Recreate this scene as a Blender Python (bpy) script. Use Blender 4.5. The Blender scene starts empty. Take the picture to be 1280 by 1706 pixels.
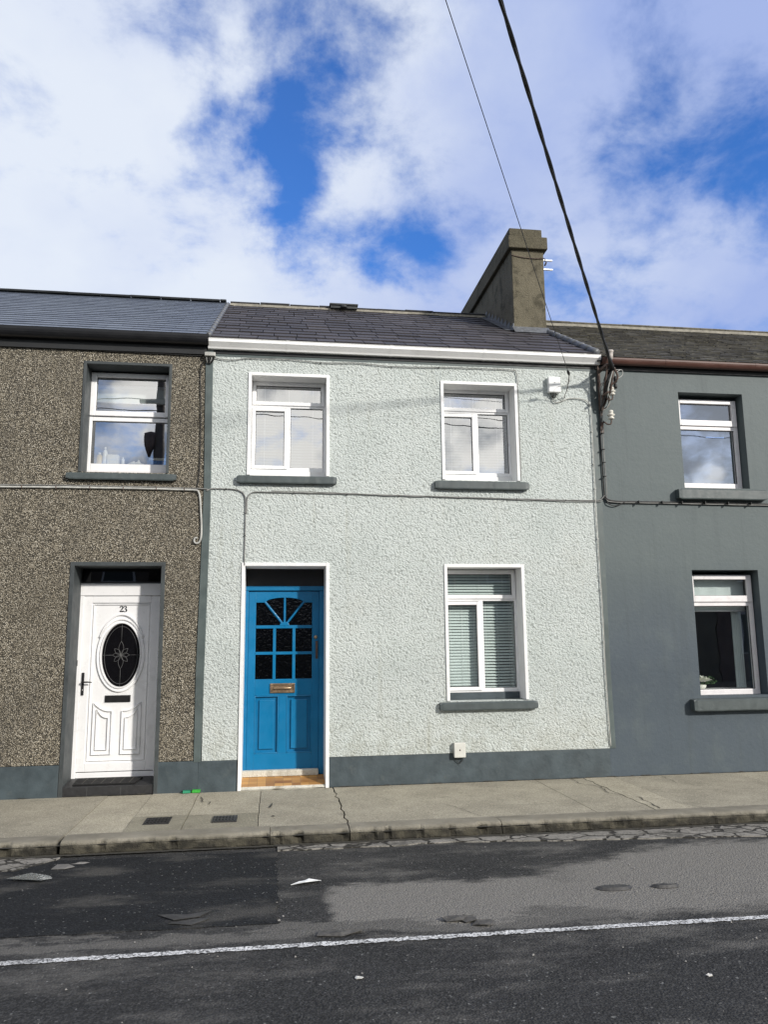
import bpy, bmesh, math, random
from mathutils import Vector, Matrix, noise
random.seed(7)
C = bpy.context.scene.collection
D2R = math.radians
SC = bpy.context.scene

# ------------------------------------------------------------------ camera
cam_d = bpy.data.cameras.new("camera"); cam = bpy.data.objects.new("camera", cam_d); C.objects.link(cam)
cam_d.sensor_fit = 'HORIZONTAL'; cam_d.sensor_width = 36.0; cam_d.lens = 36.0 * 1282 / 1280
cam_d.clip_start = 0.05; cam_d.clip_end = 2000
rot = Matrix(((0.99011917, -0.01301570, -0.13962314), (-0.13988417, -0.16140725, -0.97692380), (-0.00982085, 0.98680205, -0.16163310)))
fwd = Vector((0.13962314, 0.97692380, 0.16163310)); right = Vector((0.99011917, -0.13988417, -0.00982085)); up = right.cross(fwd)
cam.matrix_world = Matrix(((right.x, up.x, -fwd.x, 0), (right.y, up.y, -fwd.y, -8.6), (right.z, up.z, -fwd.z, 1.568), (0, 0, 0, 1)))
SC.camera = cam

# ------------------------------------------------------------------ light, sky, exposure
SUN_AZ, SUN_EL = D2R(39), D2R(24.5)          # the sun stands behind the photographer's right shoulder
sv = Vector((math.sin(SUN_AZ) * math.cos(SUN_EL), -math.cos(SUN_AZ) * math.cos(SUN_EL), math.sin(SUN_EL)))
sd = bpy.data.lights.new("sun", 'SUN'); sd.energy = 4.1; sd.angle = D2R(2.6); sd.color = (1.0, 0.95, 0.88)
so = bpy.data.objects.new("sun", sd); C.objects.link(so); so.rotation_euler = sv.to_track_quat('Z', 'Y').to_euler()
SC.view_settings.view_transform = 'Standard'; SC.view_settings.look = 'None'
SC.view_settings.exposure = 0.0; SC.view_settings.gamma = 1.0

world = bpy.data.worlds.new("World"); SC.world = world; world.use_nodes = True
wn = world.node_tree.nodes; wl = world.node_tree.links; wn.clear()
def N(t, **k):
    n = wn.new(t)
    for a, b in k.items(): setattr(n, a, b)
    return n
def wmath(op, a, b=None, clamp=False):
    n = N('ShaderNodeMath', operation=op, use_clamp=clamp)
    for i, v in enumerate((a, b)):
        if v is None: continue
        if isinstance(v, (int, float)): n.inputs[i].default_value = v
        else: wl.new(v, n.inputs[i])
    return n.outputs[0]
tc = N('ShaderNodeTexCoord')
sky = N('ShaderNodeTexSky', sky_type='NISHITA', sun_disc=False, sun_elevation=SUN_EL, sun_rotation=math.pi - SUN_AZ, altitude=50, air_density=1.0, dust_density=0.3, ozone_density=3.0)
hs = N('ShaderNodeHueSaturation'); hs.inputs['Saturation'].default_value = 1.32; hs.inputs['Value'].default_value = 2.15; hs.inputs['Hue'].default_value = 0.515
wl.new(sky.outputs[0], hs.inputs['Color'])
wz = N('ShaderNodeTexNoise'); wz.inputs['Scale'].default_value = 5.0; wz.inputs['Detail'].default_value = 8; wz.inputs['Roughness'].default_value = .6; wl.new(tc.outputs['Generated'], wz.inputs['Vector'])
wsb = N('ShaderNodeVectorMath', operation='SUBTRACT'); wl.new(wz.outputs['Color'], wsb.inputs[0]); wsb.inputs[1].default_value = (.5, .5, .5)
wsc = N('ShaderNodeVectorMath', operation='SCALE'); wl.new(wsb.outputs[0], wsc.inputs[0]); wsc.inputs['Scale'].default_value = .26
wad = N('ShaderNodeVectorMath', operation='ADD'); wl.new(wsc.outputs[0], wad.inputs[0]); wl.new(tc.outputs['Generated'], wad.inputs[1])
wnm = N('ShaderNodeVectorMath', operation='NORMALIZE'); wl.new(wad.outputs[0], wnm.inputs[0])
def blob(d, cr, soft=0.0):
    n = N('ShaderNodeVectorMath', operation='DOT_PRODUCT'); wl.new(wnm.outputs[0], n.inputs[0]); n.inputs[1].default_value = d
    m = N('ShaderNodeMapRange', interpolation_type='SMOOTHSTEP'); wl.new(n.outputs['Value'], m.inputs[0])
    m.inputs[1].default_value = cr - (1 - cr) * 2.2; m.inputs[2].default_value = 1.0
    return m.outputs[0]
# flattened cloud-deck coordinates
sx = N('ShaderNodeSeparateXYZ'); wl.new(tc.outputs['Generated'], sx.inputs[0])
den = wmath('ADD', wmath('MAXIMUM', sx.outputs[2], 0.0), 0.35)
cb = N('ShaderNodeCombineXYZ'); wl.new(wmath('DIVIDE', sx.outputs[0], den), cb.inputs[0]); wl.new(wmath('DIVIDE', sx.outputs[1], den), cb.inputs[1])
nz = N('ShaderNodeTexNoise'); nz.inputs['Scale'].default_value = 6.5; nz.inputs['Detail'].default_value = 14; nz.inputs['Roughness'].default_value = 0.61; nz.inputs['Distortion'].default_value = 0.15
mp = N('ShaderNodeMapping'); mp.inputs['Location'].default_value = (3.1, 1.7, 0.4); wl.new(cb.outputs[0], mp.inputs[0]); wl.new(mp.outputs[0], nz.inputs['Vector'])
back = N('ShaderNodeMapRange', interpolation_type='SMOOTHSTEP'); wl.new(sx.outputs[1], back.inputs[0]); back.inputs[1].default_value = .35; back.inputs[2].default_value = -.35; back = back.outputs[0]
cov = wmath('ADD', wmath('MULTIPLY', nz.outputs['Fac'], 4.5), -1.74); cov = wmath('ADD', cov, wmath('MULTIPLY', back, .30))
holes = [((-0.003, 0.75, 0.662), .9962, .85), ((0.038, 0.788, 0.615), .9975, .75), ((-0.08, 0.755, 0.65), .9991, .4), ((-0.005, 0.825, 0.565), .998, .55), ((-0.026, 0.852, 0.524), .9989, .55), ((0.04, 0.855, 0.517), .9985, .5),
         ((0.096, 0.854, 0.511), .9978, .7), ((0.163, 0.858, 0.487), .9985, .75), ((0.207, 0.876, 0.435), .9990, .6), ((0.436, 0.728, 0.53), .9985, .45), ((0.512, 0.713, 0.48), .9985, .5), ((0.30, 0.72, 0.62), .992, .22), ((0.27, 0.82, 0.50), .997, .22)]
for d, cr, w in holes: cov = wmath('SUBTRACT', cov, wmath('MULTIPLY', blob(d, cr), w * .80))
whites = [((-0.24, 0.812, 0.533), .939, .6), ((-0.032, 0.888, 0.458), .9879, .30), ((0.438, 0.777, 0.453), .9879, .3), ((0.084, 0.738, 0.669), .9989, .25), ((0.197, 0.765, 0.613), .9932, .3)]
for d, cr, w in whites: cov = wmath('ADD', cov, wmath('MULTIPLY', blob(d, cr), w))
covr = N('ShaderNodeMapRange', interpolation_type='SMOOTHSTEP'); wl.new(cov, covr.inputs[0]); covr.inputs[1].default_value = -0.55; covr.inputs[2].default_value = 1.15; covr.inputs[3].default_value = 0.03; covr.inputs[4].default_value = 0.97
# cloud brightness: thick white to thin periwinkle, brighter toward the sun's side
thick = wmath('ADD', wmath('MULTIPLY', blob((-0.28, 0.82, 0.50), .93), 1.0), wmath('MULTIPLY', blob((0.42, 0.79, 0.44), .993), .30))
thick = wmath('ADD', thick, wmath('MULTIPLY', blob((0.06, 0.73, 0.68), .996), .35))
nz2 = N('ShaderNodeTexNoise'); nz2.inputs['Scale'].default_value = 3.0; nz2.inputs['Detail'].default_value = 8; wl.new(cb.outputs[0], nz2.inputs['Vector'])
thick = wmath('ADD', thick, wmath('MULTIPLY', wmath('SUBTRACT', nz2.outputs['Fac'], 0.52), 1.5), True)
cc = N('ShaderNodeMix', data_type='RGBA'); wl.new(thick, cc.inputs['Factor'])
cc.inputs['A'].default_value = (3.9, 4.9, 8.2, 1); cc.inputs['B'].default_value = (8.0, 8.6, 9.6, 1)
sb = N('ShaderNodeVectorMath', operation='DOT_PRODUCT'); wl.new(tc.outputs['Generated'], sb.inputs[0]); sb.inputs[1].default_value = sv
sbm = N('ShaderNodeMapRange', interpolation_type='SMOOTHSTEP'); wl.new(sb.outputs['Value'], sbm.inputs[0]); sbm.inputs[1].default_value = 0.1; sbm.inputs[2].default_value = 1.0; sbm.inputs[3].default_value = 1.0; sbm.inputs[4].default_value = 1.7
cn = N('ShaderNodeMix', data_type='RGBA'); wl.new(back, cn.inputs['Factor']); wl.new(cc.outputs['Result'], cn.inputs['A']); bz = N('ShaderNodeTexNoise'); bz.inputs['Scale'].default_value = 6.5; bz.inputs['Detail'].default_value = 7; wl.new(tc.outputs['Generated'], bz.inputs['Vector'])
br_ = N('ShaderNodeMapRange', interpolation_type='SMOOTHSTEP'); wl.new(bz.outputs['Fac'], br_.inputs[0]); br_.inputs[1].default_value = .44; br_.inputs[2].default_value = .57
bc = N('ShaderNodeMix', data_type='RGBA'); wl.new(br_.outputs[0], bc.inputs['Factor']); bc.inputs['A'].default_value = (2.3, 2.5, 2.8, 1); bc.inputs['B'].default_value = (10.5, 10.1, 9.3, 1); wl.new(bc.outputs['Result'], cn.inputs['B'])
cs = N('ShaderNodeVectorMath', operation='SCALE'); wl.new(cn.outputs['Result'], cs.inputs[0]); wl.new(sbm.outputs[0], cs.inputs['Scale'])
mx = N('ShaderNodeMix', data_type='RGBA'); wl.new(covr.outputs[0], mx.inputs['Factor']); wl.new(hs.outputs[0], mx.inputs['A']); wl.new(cs.outputs[0], mx.inputs['B'])
bg = N('ShaderNodeBackground'); bg.inputs[1].default_value = 0.1; wl.new(mx.outputs['Result'], bg.inputs[0])
wo = N('ShaderNodeOutputWorld'); wl.new(bg.outputs[0], wo.inputs[0])

# ------------------------------------------------------------------ materials
class NT:
    def __init__(s, name):
        s.m = bpy.data.materials.new(name); s.m.use_nodes = True; s.t = s.m.node_tree; s.n = s.t.nodes; s.l = s.t.links
        s.b = s.n['Principled BSDF']; s.tc = s.n.new('ShaderNodeTexCoord'); s.co = s.tc.outputs['Object']
    def put(s, v, inp):
        if isinstance(v, (int, float)): inp.default_value = v
        elif isinstance(v, tuple): inp.default_value = (*v, 1) if len(v) == 3 and inp.type == 'RGBA' else v
        else: s.l.new(v, inp)
    def mapping(s, scale=(1, 1, 1), rot=(0, 0, 0), loc=(0, 0, 0)):
        n = s.n.new('ShaderNodeMapping'); n.inputs['Scale'].default_value = scale; n.inputs['Rotation'].default_value = rot; n.inputs['Location'].default_value = loc
        s.l.new(s.co, n.inputs[0]); return n.outputs[0]
    def noise(s, scale, detail=4, rough=.55, vec=None, dist=0):
        n = s.n.new('ShaderNodeTexNoise'); n.inputs['Scale'].default_value = scale; n.inputs['Detail'].default_value = detail; n.inputs['Roughness'].default_value = rough
        n.inputs['Distortion'].default_value = dist; s.l.new(vec or s.co, n.inputs['Vector']); return n.outputs['Fac']
    def voro(s, scale, feature='F1', out='Distance', vec=None, rnd=1.0):
        n = s.n.new('ShaderNodeTexVoronoi'); n.feature = feature; n.inputs['Scale'].default_value = scale; n.inputs['Randomness'].default_value = rnd
        s.l.new(vec or s.co, n.inputs['Vector']); return n.outputs[out]
    def ramp(s, fac, stops, interp='LINEAR'):
        n = s.n.new('ShaderNodeValToRGB'); e = n.color_ramp.elements; n.color_ramp.interpolation = interp
        while len(e) < len(stops): e.new(0.5)
        for i, (p, c) in enumerate(stops):
            e[i].position = p; e[i].color = (c, c, c, 1) if isinstance(c, (int, float)) else (*c, 1)
        s.l.new(fac, n.inputs[0]); return n.outputs[0]
    def mix(s, fac, a, b, mode='MIX'):
        n = s.n.new('ShaderNodeMix'); n.data_type = 'RGBA'; n.blend_type = mode
        s.put(fac, n.inputs['Factor']); s.put(a, n.inputs['A']); s.put(b, n.inputs['B']); return n.outputs['Result']
    def math(s, op, a, b=0.0, clamp=False):
        n = s.n.new('ShaderNodeMath'); n.operation = op; n.use_clamp = clamp; s.put(a, n.inputs[0]); s.put(b, n.inputs[1]); return n.outputs[0]
    def sep(s):
        n = s.n.new('ShaderNodeSeparateXYZ'); s.l.new(s.co, n.inputs[0]); return n.outputs
    def maprange(s, v, a, b, c=0.0, d=1.0):
        n = s.n.new('ShaderNodeMapRange'); n.interpolation_type = 'SMOOTHSTEP'; s.put(v, n.inputs[0]); n.inputs[1].default_value = a; n.inputs[2].default_value = b; n.inputs[3].default_value = c; n.inputs[4].default_value = d; return n.outputs[0]
    def attr(s, name):
        n = s.n.new('ShaderNodeAttribute'); n.attribute_name = name; return n.outputs['Fac']
    def bump(s, h, strength=.5, dist=.01, prev=None):
        n = s.n.new('ShaderNodeBump'); n.inputs['Strength'].default_value = strength; n.inputs['Distance'].default_value = dist
        s.l.new(h, n.inputs['Height'])
        if prev is not None: s.l.new(prev, n.inputs['Normal'])
        return n.outputs[0]
    def out(s, col=None, rough=None, normal=None, metal=None, spec=None):
        if col is not None: s.put(col, s.b.inputs['Base Color'])
        if rough is not None: s.put(rough, s.b.inputs['Roughness'])
        if normal is not None: s.l.new(normal, s.b.inputs['Normal'])
        if metal is not None: s.put(metal, s.b.inputs['Metallic'])
        if spec is not None: s.put(spec, s.b.inputs['Specular IOR Level'])
        return s.m
def vary(c, k): return tuple(max(0, min(1, x * k)) for x in c)
def simple(name, c, rough=.5, var=.15, scale=6, bump=.15, bscale=60, metal=0, spec=.5, grime=None, bd=.003):
    t = NT(name); f = t.noise(scale, 5)
    col = t.ramp(f, [(.3, vary(c, 1 - var)), (.7, vary(c, 1 + var))])
    if grime:
        g = t.maprange(t.noise(scale * 1.7, 8, .7), .55, .8); col = t.mix(g, col, grime)
    nb = t.bump(t.noise(bscale, 4), bump, bd) if bump else None
    return t.out(col, t.maprange(t.noise(scale * 2, 4), .3, .7, rough * .85, min(1, rough * 1.15)), nb, metal, spec)

M = {}
# roughcast, pale grey-green
t = NT('roughcast_pale_green')
d = t.noise(7, 3); vec = t.n.new('ShaderNodeVectorMath'); vec.operation = 'ADD'; t.l.new(t.co, vec.inputs[0])
nn = t.n.new('ShaderNodeTexNoise'); nn.inputs['Scale'].default_value = 14; nn.inputs['Detail'].default_value = 2; t.l.new(t.co, nn.inputs['Vector'])
vs = t.n.new('ShaderNodeVectorMath'); vs.operation = 'SCALE'; vs.inputs['Scale'].default_value = .05; t.l.new(nn.outputs['Color'], vs.inputs[0]); t.l.new(vs.outputs[0], vec.inputs[1])
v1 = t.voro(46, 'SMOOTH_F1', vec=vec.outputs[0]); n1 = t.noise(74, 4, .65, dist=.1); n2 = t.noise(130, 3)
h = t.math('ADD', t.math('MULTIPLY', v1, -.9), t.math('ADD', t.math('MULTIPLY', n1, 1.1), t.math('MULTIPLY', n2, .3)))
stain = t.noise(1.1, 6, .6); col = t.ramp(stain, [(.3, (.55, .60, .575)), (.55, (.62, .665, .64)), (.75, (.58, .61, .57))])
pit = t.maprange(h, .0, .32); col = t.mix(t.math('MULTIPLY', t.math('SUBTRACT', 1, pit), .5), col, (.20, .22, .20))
streak = t.maprange(t.noise(5, 6, .65, vec=t.mapping((1.6, 1, .12))), .56, .78); col = t.mix(t.math('MULTIPLY', streak, .42), col, (.42, .43, .36))
zz = t.sep()[2]; spl = t.math('MULTIPLY', t.maprange(zz, .95, .32), t.maprange(t.noise(6, 7, .7), .38, .62)); col = t.mix(t.math('MULTIPLY', spl, .38), col, (.33, .33, .27))
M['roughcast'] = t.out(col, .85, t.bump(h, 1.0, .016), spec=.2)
# pebbledash, brown and cream chips
t = NT('pebbledash_brown')
cellr = t.voro(94, 'F1', 'Color'); sp = t.n.new('ShaderNodeSeparateColor'); t.l.new(cellr, sp.inputs[0])
dist = t.voro(94, 'F1'); big = t.noise(1.3, 6, .6); vst = t.noise(4, 6, .6, vec=t.mapping((1.5, 1, .15)))
peb = t.ramp(sp.outputs[0], [(0, (.14, .123, .097)), (.2, (.25, .22, .165)), (.5, (.36, .315, .235)), (.72, (.47, .42, .325)), (.9, (.62, .57, .46)), (1, (.78, .73, .62))])
col = t.mix(t.maprange(dist, .35, .62), peb, (.05, .045, .035))
col = t.mix(t.math('MULTIPLY', t.maprange(big, .35, .65), .32), col, (.10, .09, .07)); col = t.mix(t.math('MULTIPLY', t.maprange(vst, .5, .75), .25), col, (.09, .085, .08))
hh = t.math('SUBTRACT', 1, t.math('MULTIPLY', dist, 1.2)); hh = t.math('ADD', hh, t.math('MULTIPLY', sp.outputs[1], .5))
M['pebbledash'] = t.out(col, .8, t.bump(hh, .9, .010), spec=.3)
# smooth painted render on the right-hand house, darker and bluer towards the bottom
t = NT('grey_painted_render')
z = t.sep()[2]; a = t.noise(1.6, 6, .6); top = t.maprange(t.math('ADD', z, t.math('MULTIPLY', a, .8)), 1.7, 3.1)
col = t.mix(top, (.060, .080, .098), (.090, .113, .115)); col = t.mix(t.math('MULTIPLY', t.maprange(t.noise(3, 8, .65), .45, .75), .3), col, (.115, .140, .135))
sc = t.maprange(t.noise(9, 8, .7), .66, .72); col = t.mix(t.math('MULTIPLY', sc, .35), col, (.15, .175, .17))
run = t.maprange(t.noise(3.5, 7, .65, vec=t.mapping((2.2, 1, .10))), .50, .72); col = t.mix(t.math('MULTIPLY', run, .30), col, (.045, .058, .062))
chipm = t.maprange(t.noise(28, 3, .5, vec=t.mapping((1, 1, 1), loc=(3, 0, 7))), .78, .80); col = t.mix(chipm, col, (.30, .33, .32))
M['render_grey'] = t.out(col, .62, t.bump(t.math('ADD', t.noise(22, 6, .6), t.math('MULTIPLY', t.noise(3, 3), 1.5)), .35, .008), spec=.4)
M['plinth'] = simple('slate_grey_paint', (.052, .070, .079), .5, .22, 5, .45, 26, grime=(.085, .10, .10), bd=.006)
M['band'] = simple('grey_green_trim_paint', (.075, .097, .095), .5, .2, 4, .3, 40, grime=(.13, .15, .14))
M['reveal_dark'] = simple('grey_reveal_paint', (.048, .056, .058), .6, .25, 6, .3, 40)
M['sill'] = simple('grey_sill_paint', (.066, .082, .083), .5, .15, 8, .35, 35, grime=(.11, .13, .12))
M['white_trim'] = simple('white_trim_paint', (.80, .80, .79), .5, .05, 7, .15, 50, grime=(.62, .61, .57))
M['upvc'] = simple('white_pvc', (.84, .84, .84), .3, .03, 5, .03, 30, grime=(.74, .73, .70))
M['upvc_old'] = simple('weathered_pvc', (.76, .74, .74), .4, .06, 9, .05, 30, grime=(.55, .52, .5))
M['gasket'] = simple('black_gasket', (.02, .02, .022), .6)
M['blue'] = simple('blue_door_paint', (.0, .15, .33), .38, .06, 5, .12, 30, grime=(.0, .12, .27))
M['white_gutter'] = simple('white_gutter_plastic', (.83, .83, .82), .35, .05, 3, .03, 20, grime=(.6, .6, .57))
M['black_gutter'] = simple('black_gutter_plastic', (.008, .008, .009), .35, .1, 3, .05, 20)
M['brown_gutter'] = simple('brown_gutter_plastic', (.085, .038, .028), .4, .2, 3, .05, 20, grime=(.11, .075, .06))
M['dark_board'] = simple('dark_fascia_board', (.012, .013, .014), .6, .2, 5, .2, 40)
M['black'] = simple('black_metal', (.012, .012, .013), .4, .2, 20)
M['cable_black'] = simple('black_cable', (.012, .012, .012), .55, .2, 20)
M['cable_grey'] = simple('grey_cable', (.20, .20, .19), .6, .35, 9, .2, 60)
M['cable_pale'] = simple('pale_grey_cable', (.42, .42, .39), .6, .3, 9, .2, 60)
M['iron'] = simple('rusty_iron', (.09, .062, .05), .8, .5, 25, .5, 90, grime=(.22, .12, .07))
M['porcelain'] = simple('glazed_porcelain', (.62, .60, .53), .2, .15, 12, .05, 30, grime=(.4, .36, .28))
M['plastic_white'] = simple('white_box_plastic', (.78, .79, .78), .4, .04, 8, .05)
M['plastic_cream'] = simple('cream_box_plastic', (.60, .60, .55), .45, .06, 12, .05, grime=(.45, .44, .4))
M['brass'] = simple('aged_brass', (.42, .30, .19), .35, .3, 20, .2, 60, metal=.85)
M['steel'] = simple('steel', (.45, .45, .45), .35, .2, 20, .1, metal=.9)
M['lead'] = simple('lead_flashing', (.125, .132, .142), .55, .3, 14, .4, 30, metal=.2, grime=(.34, .36, .38))
M['mortar'] = simple('pale_mortar', (.24, .225, .185), .9, .3, 14, .6, 50)
M['ridge_tile'] = simple('dark_ridge_tile', (.055, .055, .057), .8, .35, 12, .5, 50, grime=(.16, .155, .13))
M['ridge_tile_old'] = simple('lichen_ridge_tile', (.20, .185, .145), .9, .35, 14, .8, 40, grime=(.36, .34, .27))
M['ridge_black'] = simple('black_ridge', (.028, .032, .034), .7, .3, 8, .3, 40)
M['came'] = simple('lead_came', (.10, .10, .10), .5, .15, 20)
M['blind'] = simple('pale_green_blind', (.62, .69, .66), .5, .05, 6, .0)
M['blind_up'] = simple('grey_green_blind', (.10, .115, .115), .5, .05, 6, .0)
M['blind_white'] = simple('white_roller_blind', (.62, .68, .66), .8, .06, 6, .1)
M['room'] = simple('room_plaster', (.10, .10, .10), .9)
M['number'] = simple('black_number_enamel', (.015, .015, .018), .3)
def stone(name, c, lich, moss, bs=38):
    t = NT(name); a = t.noise(2.2, 8, .65); col = t.ramp(a, [(.3, vary(c, .7)), (.7, vary(c, 1.25))])
    col = t.mix(t.math('MULTIPLY', t.maprange(t.noise(60, 4, .7), .45, .7), .5), col, lich)
    col = t.mix(t.math('MULTIPLY', t.maprange(t.noise(3.3, 8, .7), .50, .66), .7), col, moss)
    col = t.mix(t.math('MULTIPLY', t.maprange(t.noise(6, 7, .7, vec=t.mapping((1.5, 1.5, .2))), .52, .70), .55), col, moss)
    return t.out(col, .9, t.bump(t.math('ADD', t.noise(bs, 6, .7), t.math('MULTIPLY', t.voro(90), .5)), .8, .012), spec=.2)
M['chimney'] = stone('weathered_brown_render', (.125, .112, .080), (.22, .20, .15), (.040, .037, .026))
M['chimney_cap'] = stone('weathered_chimney_cap', (.10, .09, .064), (.20, .18, .125), (.045, .042, .028))
def concrete(name, c, dark, specks=.55, brushed=False):
    t = NT(name); col = t.ramp(t.noise(2.1, 8, .62), [(.28, vary(c, .74)), (.72, vary(c, 1.2))])
    ag = t.voro(150, 'F1', 'Color'); s2 = t.n.new('ShaderNodeSeparateColor'); t.l.new(ag, s2.inputs[0])
    col = t.mix(t.math('MULTIPLY', t.maprange(s2.outputs[0], .4, 1.0), specks), col, dark)
    col = t.mix(t.math('MULTIPLY', t.maprange(s2.outputs[1], .9, .96), .6), col, vary(c, 1.7))
    col = t.mix(t.math('MULTIPLY', t.maprange(t.noise(5, 8, .72), .54, .76), .55), col, dark)
    col = t.mix(t.math('MULTIPLY', t.maprange(t.noise(48, 7, .85), .46, .66), .40), col, dark)
    hgt = t.math('ADD', t.noise(120, 4, .7), t.math('MULTIPLY', t.noise(9, 5), .8))
    if brushed:
        w = t.n.new('ShaderNodeTexWave'); w.inputs['Scale'].default_value = 22; w.inputs['Distortion'].default_value = 1.5; w.bands_direction = 'Y'; t.l.new(t.co, w.inputs[0])
        w2 = t.n.new('ShaderNodeTexWave'); w2.inputs['Scale'].default_value = 26; w2.inputs['Distortion'].default_value = 1.0; w2.bands_direction = 'X'; t.l.new(t.co, w2.inputs[0])
        ww = t.math('MULTIPLY', w.outputs['Fac'], w2.outputs['Fac']); hgt = t.math('ADD', hgt, t.math('MULTIPLY', ww, 1.6)); col = t.mix(t.math('MULTIPLY', t.math('SUBTRACT', 1, ww), .3), col, dark)
    return t.out(col, .85, t.bump(hgt, .6, .006), spec=.25)
M['pavement'] = concrete('pavement_concrete', (.43, .395, .305), (.15, .135, .10))
M['pavement_b'] = concrete('pavement_concrete_darker', (.37, .34, .265), (.13, .12, .09))
M['pavement_brushed'] = concrete('grooved_concrete', (.36, .335, .255), (.135, .123, .09), .3, True)
t = NT('kerb_concrete'); ys = t.sep(); col = t.ramp(t.noise(3, 8, .65), [(.3, (.20, .185, .145)), (.7, (.33, .305, .245))])
low = t.maprange(t.math('ADD', ys[2], t.math('MULTIPLY', t.noise(7, 6, .7), .09)), .015, .068); col = t.mix(low, t.mix(t.maprange(t.noise(9, 6), .4, .65), (.035, .033, .027), (.085, .078, .058)), col)
M['kerb'] = t.out(col, .9, t.bump(t.math('ADD', t.noise(30, 8, .7), t.noise(120, 3)), .8, .012), spec=.2)
M['crack'] = simple('crack_dirt', (.045, .042, .033), .95, .4, 30, .5)
# asphalt with wear, dust, sunlit patches painted as pale colour, old repairs
def asphalt(name, base, dust_and_sun, kind):
    t = NT(name); x, y, z = t.sep()
    col = t.ramp(t.noise(1.7, 8, .6), [(.3, vary(base, .75)), (.7, vary(base, 1.3))])
    s2 = t.n.new('ShaderNodeSeparateColor'); t.l.new(t.voro(95, 'F1', 'Color'), s2.inputs[0])
    col = t.mix(t.math('MULTIPLY', t.maprange(s2.outputs[0], .35, 1.0), .7), col, vary(base, 2.6))
    col = t.mix(t.math('MULTIPLY', t.maprange(s2.outputs[1], .985, .999), .6), col, (.30, .30, .28))
    col = t.mix(t.math('MULTIPLY', t.maprange(t.noise(42, 6, .8), .44, .66), .55), col, vary(base, .35))
    col = t.mix(t.math('MULTIPLY', t.maprange(t.noise(70, 6, .85, vec=t.mapping((1, 1, 1), loc=(5, 5, 0))), .50, .68), .55), col, vary(base, 2.8))
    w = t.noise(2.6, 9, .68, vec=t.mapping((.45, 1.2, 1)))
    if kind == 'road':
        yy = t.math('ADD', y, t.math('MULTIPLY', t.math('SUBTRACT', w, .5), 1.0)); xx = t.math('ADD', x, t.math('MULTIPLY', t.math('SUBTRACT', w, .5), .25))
        b1 = t.math('MULTIPLY', t.math('MULTIPLY', t.maprange(yy, -3.82, -3.66), t.maprange(yy, -3.0, -3.16)), t.maprange(xx, .33, .42))  # sunlit patch painted in as paler road colour
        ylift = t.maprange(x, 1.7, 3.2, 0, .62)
        b2 = t.math('MULTIPLY', t.math('MULTIPLY', t.maprange(yy, -3.95, -3.7), t.maprange(t.math('SUBTRACT', yy, ylift), -2.95, -3.12)), t.maprange(xx, 1.3, 2.3))  # its right-hand part, sunlight put into the colour too
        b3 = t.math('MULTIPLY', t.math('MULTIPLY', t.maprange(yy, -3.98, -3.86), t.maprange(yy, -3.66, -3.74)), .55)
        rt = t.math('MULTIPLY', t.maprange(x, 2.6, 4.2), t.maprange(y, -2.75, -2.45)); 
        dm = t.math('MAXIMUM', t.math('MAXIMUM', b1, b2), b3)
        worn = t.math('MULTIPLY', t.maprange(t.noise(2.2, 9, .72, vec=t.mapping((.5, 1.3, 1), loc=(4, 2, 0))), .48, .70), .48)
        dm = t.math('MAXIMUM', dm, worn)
    else:
        dm = t.math('MULTIPLY', t.maprange(t.noise(1.6, 7, .6, vec=t.mapping((.7, 1.6, 1), loc=(1.3, .2, 0))), .50, .66), .75)
    col = t.mix(t.math('MULTIPLY', dm, .85), col, t.mix(t.math('MULTIPLY', t.maprange(s2.outputs[2], .3, 1), .45), dust_and_sun, vary(dust_and_sun, .5)))
    col = t.mix(t.math('MULTIPLY', t.maprange(t.noise(55, 7, .85, vec=t.mapping((1, 1, 1), loc=(9, 1, 0))), .46, .64), .30), col, vary(base, .5))
    return t.out(col, .88, t.bump(t.math('ADD', t.math('MULTIPLY', t.voro(80), -1.4), t.noise(14, 5)), .6, .007), spec=.2)
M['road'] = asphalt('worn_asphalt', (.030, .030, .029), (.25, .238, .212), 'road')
M['tar_patch'] = asphalt('newer_tarmac', (.0135, .0145, .0155), (.11, .105, .093), 'patch')
t = NT('cracked_concrete_channel')
nn = t.n.new('ShaderNodeTexNoise'); nn.inputs['Scale'].default_value = 7; nn.inputs['Detail'].default_value = 5; t.l.new(t.co, nn.inputs['Vector'])
vs = t.n.new('ShaderNodeVectorMath'); vs.operation = 'SCALE'; vs.inputs['Scale'].default_value = .16; t.l.new(nn.outputs['Color'], vs.inputs[0])
va = t.n.new('ShaderNodeVectorMath'); va.operation = 'ADD'; t.l.new(t.mapping((.8, 1.5, 1)), va.inputs[0]); t.l.new(vs.outputs[0], va.inputs[1])
e1 = t.voro(4.6, 'DISTANCE_TO_EDGE', vec=va.outputs[0]); e2 = t.math('ADD', t.voro(11, 'DISTANCE_TO_EDGE', vec=va.outputs[0]), t.math('MULTIPLY', t.noise(2.5, 3), .12)); e2 = t.math('ADD', e2, -.01)
e = t.math('MINIMUM', e1, e2); ck = t.maprange(t.math('ADD', e, t.math('MULTIPLY', t.math('SUBTRACT', t.noise(30, 5, .7), .5), .05)), .018, .075)
col = t.ramp(t.noise(6, 8, .7), [(.3, (.19, .182, .16)), (.7, (.36, .34, .305))]); col = t.mix(t.math('MULTIPLY', t.maprange(t.noise(4, 8, .75), .5, .68), .75), col, (.07, .067, .058))
s2 = t.n.new('ShaderNodeSeparateColor'); t.l.new(t.voro(110, 'F1', 'Color'), s2.inputs[0]); col = t.mix(t.math('MULTIPLY', s2.outputs[0], .35), col, (.09, .085, .075))
M['channel'] = t.out(t.mix(ck, (.040, .038, .033), col), .9, t.bump(ck, .8, .010, t.bump(t.noise(70, 5), .6, .006)), spec=.2)
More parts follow.
